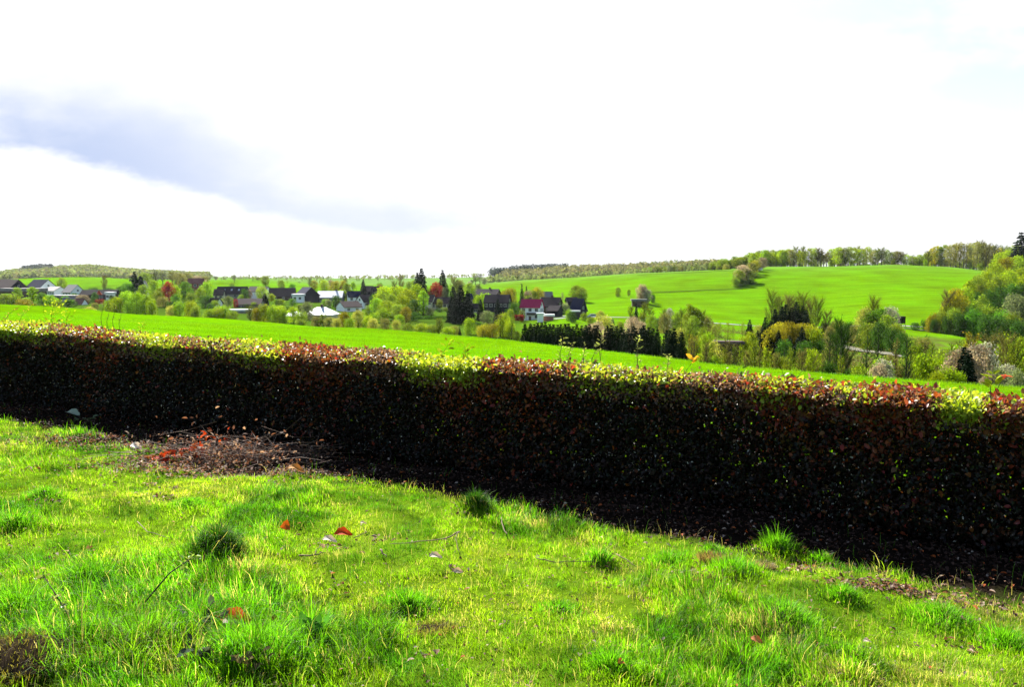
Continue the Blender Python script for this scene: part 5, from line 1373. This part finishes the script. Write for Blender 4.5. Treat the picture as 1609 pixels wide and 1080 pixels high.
# ------------------------------------------------------------------ far woods read as one mass
def far_wood(name, label, bands_, mats, size, n_leaf=16, seed=0):
    rg = np.random.default_rng(seed)
    for mat in mats:
        Vs, Fs, Cs = [], [], []; o = 0
        for (p0, p1, Y0, Y1, h, n, mset) in bands_:
            if mat not in mset: continue
            px = rg.uniform(p0, p1, n); Y = rg.uniform(Y0, Y1, n)
            x = px*0; 
            u = (px-CX)/F_PX; x = u*Y/(math.cos(PITCH)+.05*math.sin(PITCH))
            z = land(x, Y)[0]; hh = h*rg.uniform(.65, 1.15, n)
            # crown leaves
            k = n_leaf
            d = rg.normal(0, 1, (n, k, 3)); d /= np.linalg.norm(d, axis=2)[:, :, None]
            c = np.stack([x, Y, z+hh*.62], 1)[:, None, :]
            P = (c + d*np.stack([hh*.33, hh*.33, hh*.38], 1)[:, None, :]*rg.uniform(.6, 1.1, (n, k, 1))).reshape(-1, 3)
            lv = np.repeat(rg.uniform(.6, 1.35, n), k)
            cols = lv[:, None]*np.stack([rg.uniform(.9, 1.15, n*k), np.ones(n*k), rg.uniform(.8, 1.2, n*k)], 1)
            V, F, Cc = leaf_quads(P, d.reshape(-1, 3), size, cols)
            Vs.append(V); Fs.append(F+o); Cs.append(Cc); o += len(V)
            s0 = np.stack([x, Y, z-.5], 1); V, F = sticks(s0, s0+np.stack([0*x, 0*x, hh*.7], 1), np.full(n, .35), np.full(n, .2))
            Vs.append(V); Fs.append(F+o); Cs.append(np.full((len(V), 3), .5)); o += len(V)
        if Vs:
            tag(link(name, fast_mesh(name, np.vstack(Vs), [np.vstack(Fs)], np.vstack(Cs)), M[mat]), label[mat], 'wood', kind='stuff')
M['far_green'] = leaf_mat('far_wood_green', (.11, .14, .045), var=0)
M['far_brown'] = leaf_mat('far_wood_brown', (.115, .115, .055), var=0)
M['far_dark'] = leaf_mat('far_wood_conifers', (.03, .045, .045), var=0, trans=.2)
far_wood('distant_wood', {'far_green': 'pale green distant wood on the rounded hill at far left', 'far_dark': 'blue-black conifer patch on the rounded hill at far left', 'far_brown': 'brownish trees of the rounded hill at far left'},
         [(5, 330, 1250, 2250, 12, 2600, ('far_green',)), (20, 330, 1250, 2250, 12, 700, ('far_brown',)), (38, 85, 1700, 2080, 16, 260, ('far_dark',)), (-200, 20, 1800, 2200, 12, 400, ('far_green',))],
         ['far_green', 'far_dark', 'far_brown'], 2.6, 14, 1)
far_wood('ridge_wood', {'far_green': 'pale green woodland strip along the ridge beyond the fields', 'far_brown': 'brown leafless woodland along the ridge beyond the fields', 'far_dark': 'blue-grey woodland at the far end of the ridge'},
         [(766, 1130, 880, 1060, 8, 600, ('far_green',)), (790, 1130, 950, 1240, 11, 1100, ('far_brown',)), (770, 890, 1230, 1350, 15, 420, ('far_dark',)), (1000, 1110, 1000, 1250, 12, 160, ('far_green',))],
         ['far_green', 'far_brown', 'far_dark'], 1.5, 16, 2)
far_wood('skyline_wood', {'far_green': 'thin line of distant trees on the skyline behind the village'}, [(330, 760, 1300, 1700, 8, 260, ('far_green',))], ['far_green'], 1.4, 12, 3)

# ground cover of the valley scrub: low tufts nobody could count
n = 26000
px = rng.uniform(1060, 1640, n); Y = rng.uniform(95, 262, n); x = (px-CX)/F_PX*Y; z, s = land(x, Y)
keep = (fbm(x*.12, Y*.12, 12, 4) > .42-.1*(px > 1200)) & (rng.random(n) < np.clip((px-1040)/160, .15, 1)); keep &= ~((px > 1425) & (Y > 165))
P = np.stack([x, Y, z+rng.uniform(0, .35, n)], 1)[keep]; k = len(P)
cc = np.array([.09, .10, .02])*rng.uniform(.5, 1.4, (k, 1)); br_ = rng.random(k) < .4; cc[br_] = np.array([.11, .08, .045])*rng.uniform(.5, 1.3, (br_.sum(), 1))
V, Fq, Cc = leaf_quads(P, rng.normal(0, 1, (k, 3)), .26, cc)
tag(link('undergrowth', fast_mesh('undergrowth', V, [Fq], Cc), leaf_mat('undergrowth_leaves', None, var=0)), 'olive and brown low undergrowth on the valley slope at the right', 'undergrowth', kind='stuff')

# ------------------------------------------------------------------ a little air between here and the far woods
m, t = new_mat('haze_air')
pv = N('ShaderNodeVolumePrincipled', t); pv.inputs['Color'].default_value = (.92, .96, 1, 1); pv.inputs['Density'].default_value = .00002; pv.inputs['Anisotropy'].default_value = .35
o_ = N('ShaderNodeOutputMaterial', t); t.links.new(pv.outputs[0], o_.inputs['Volume'])
zmin, zmax = float(Vg[:, 2].min())-1, max(float(Vg[:, 2].max())+35, 60)
hb = MB().box(-5400, 5400, -5400, 5400, zmin, zmax).build('haze', m)
tag(hb, 'thin pale haze softening the far woods and hills', 'haze', kind='stuff')
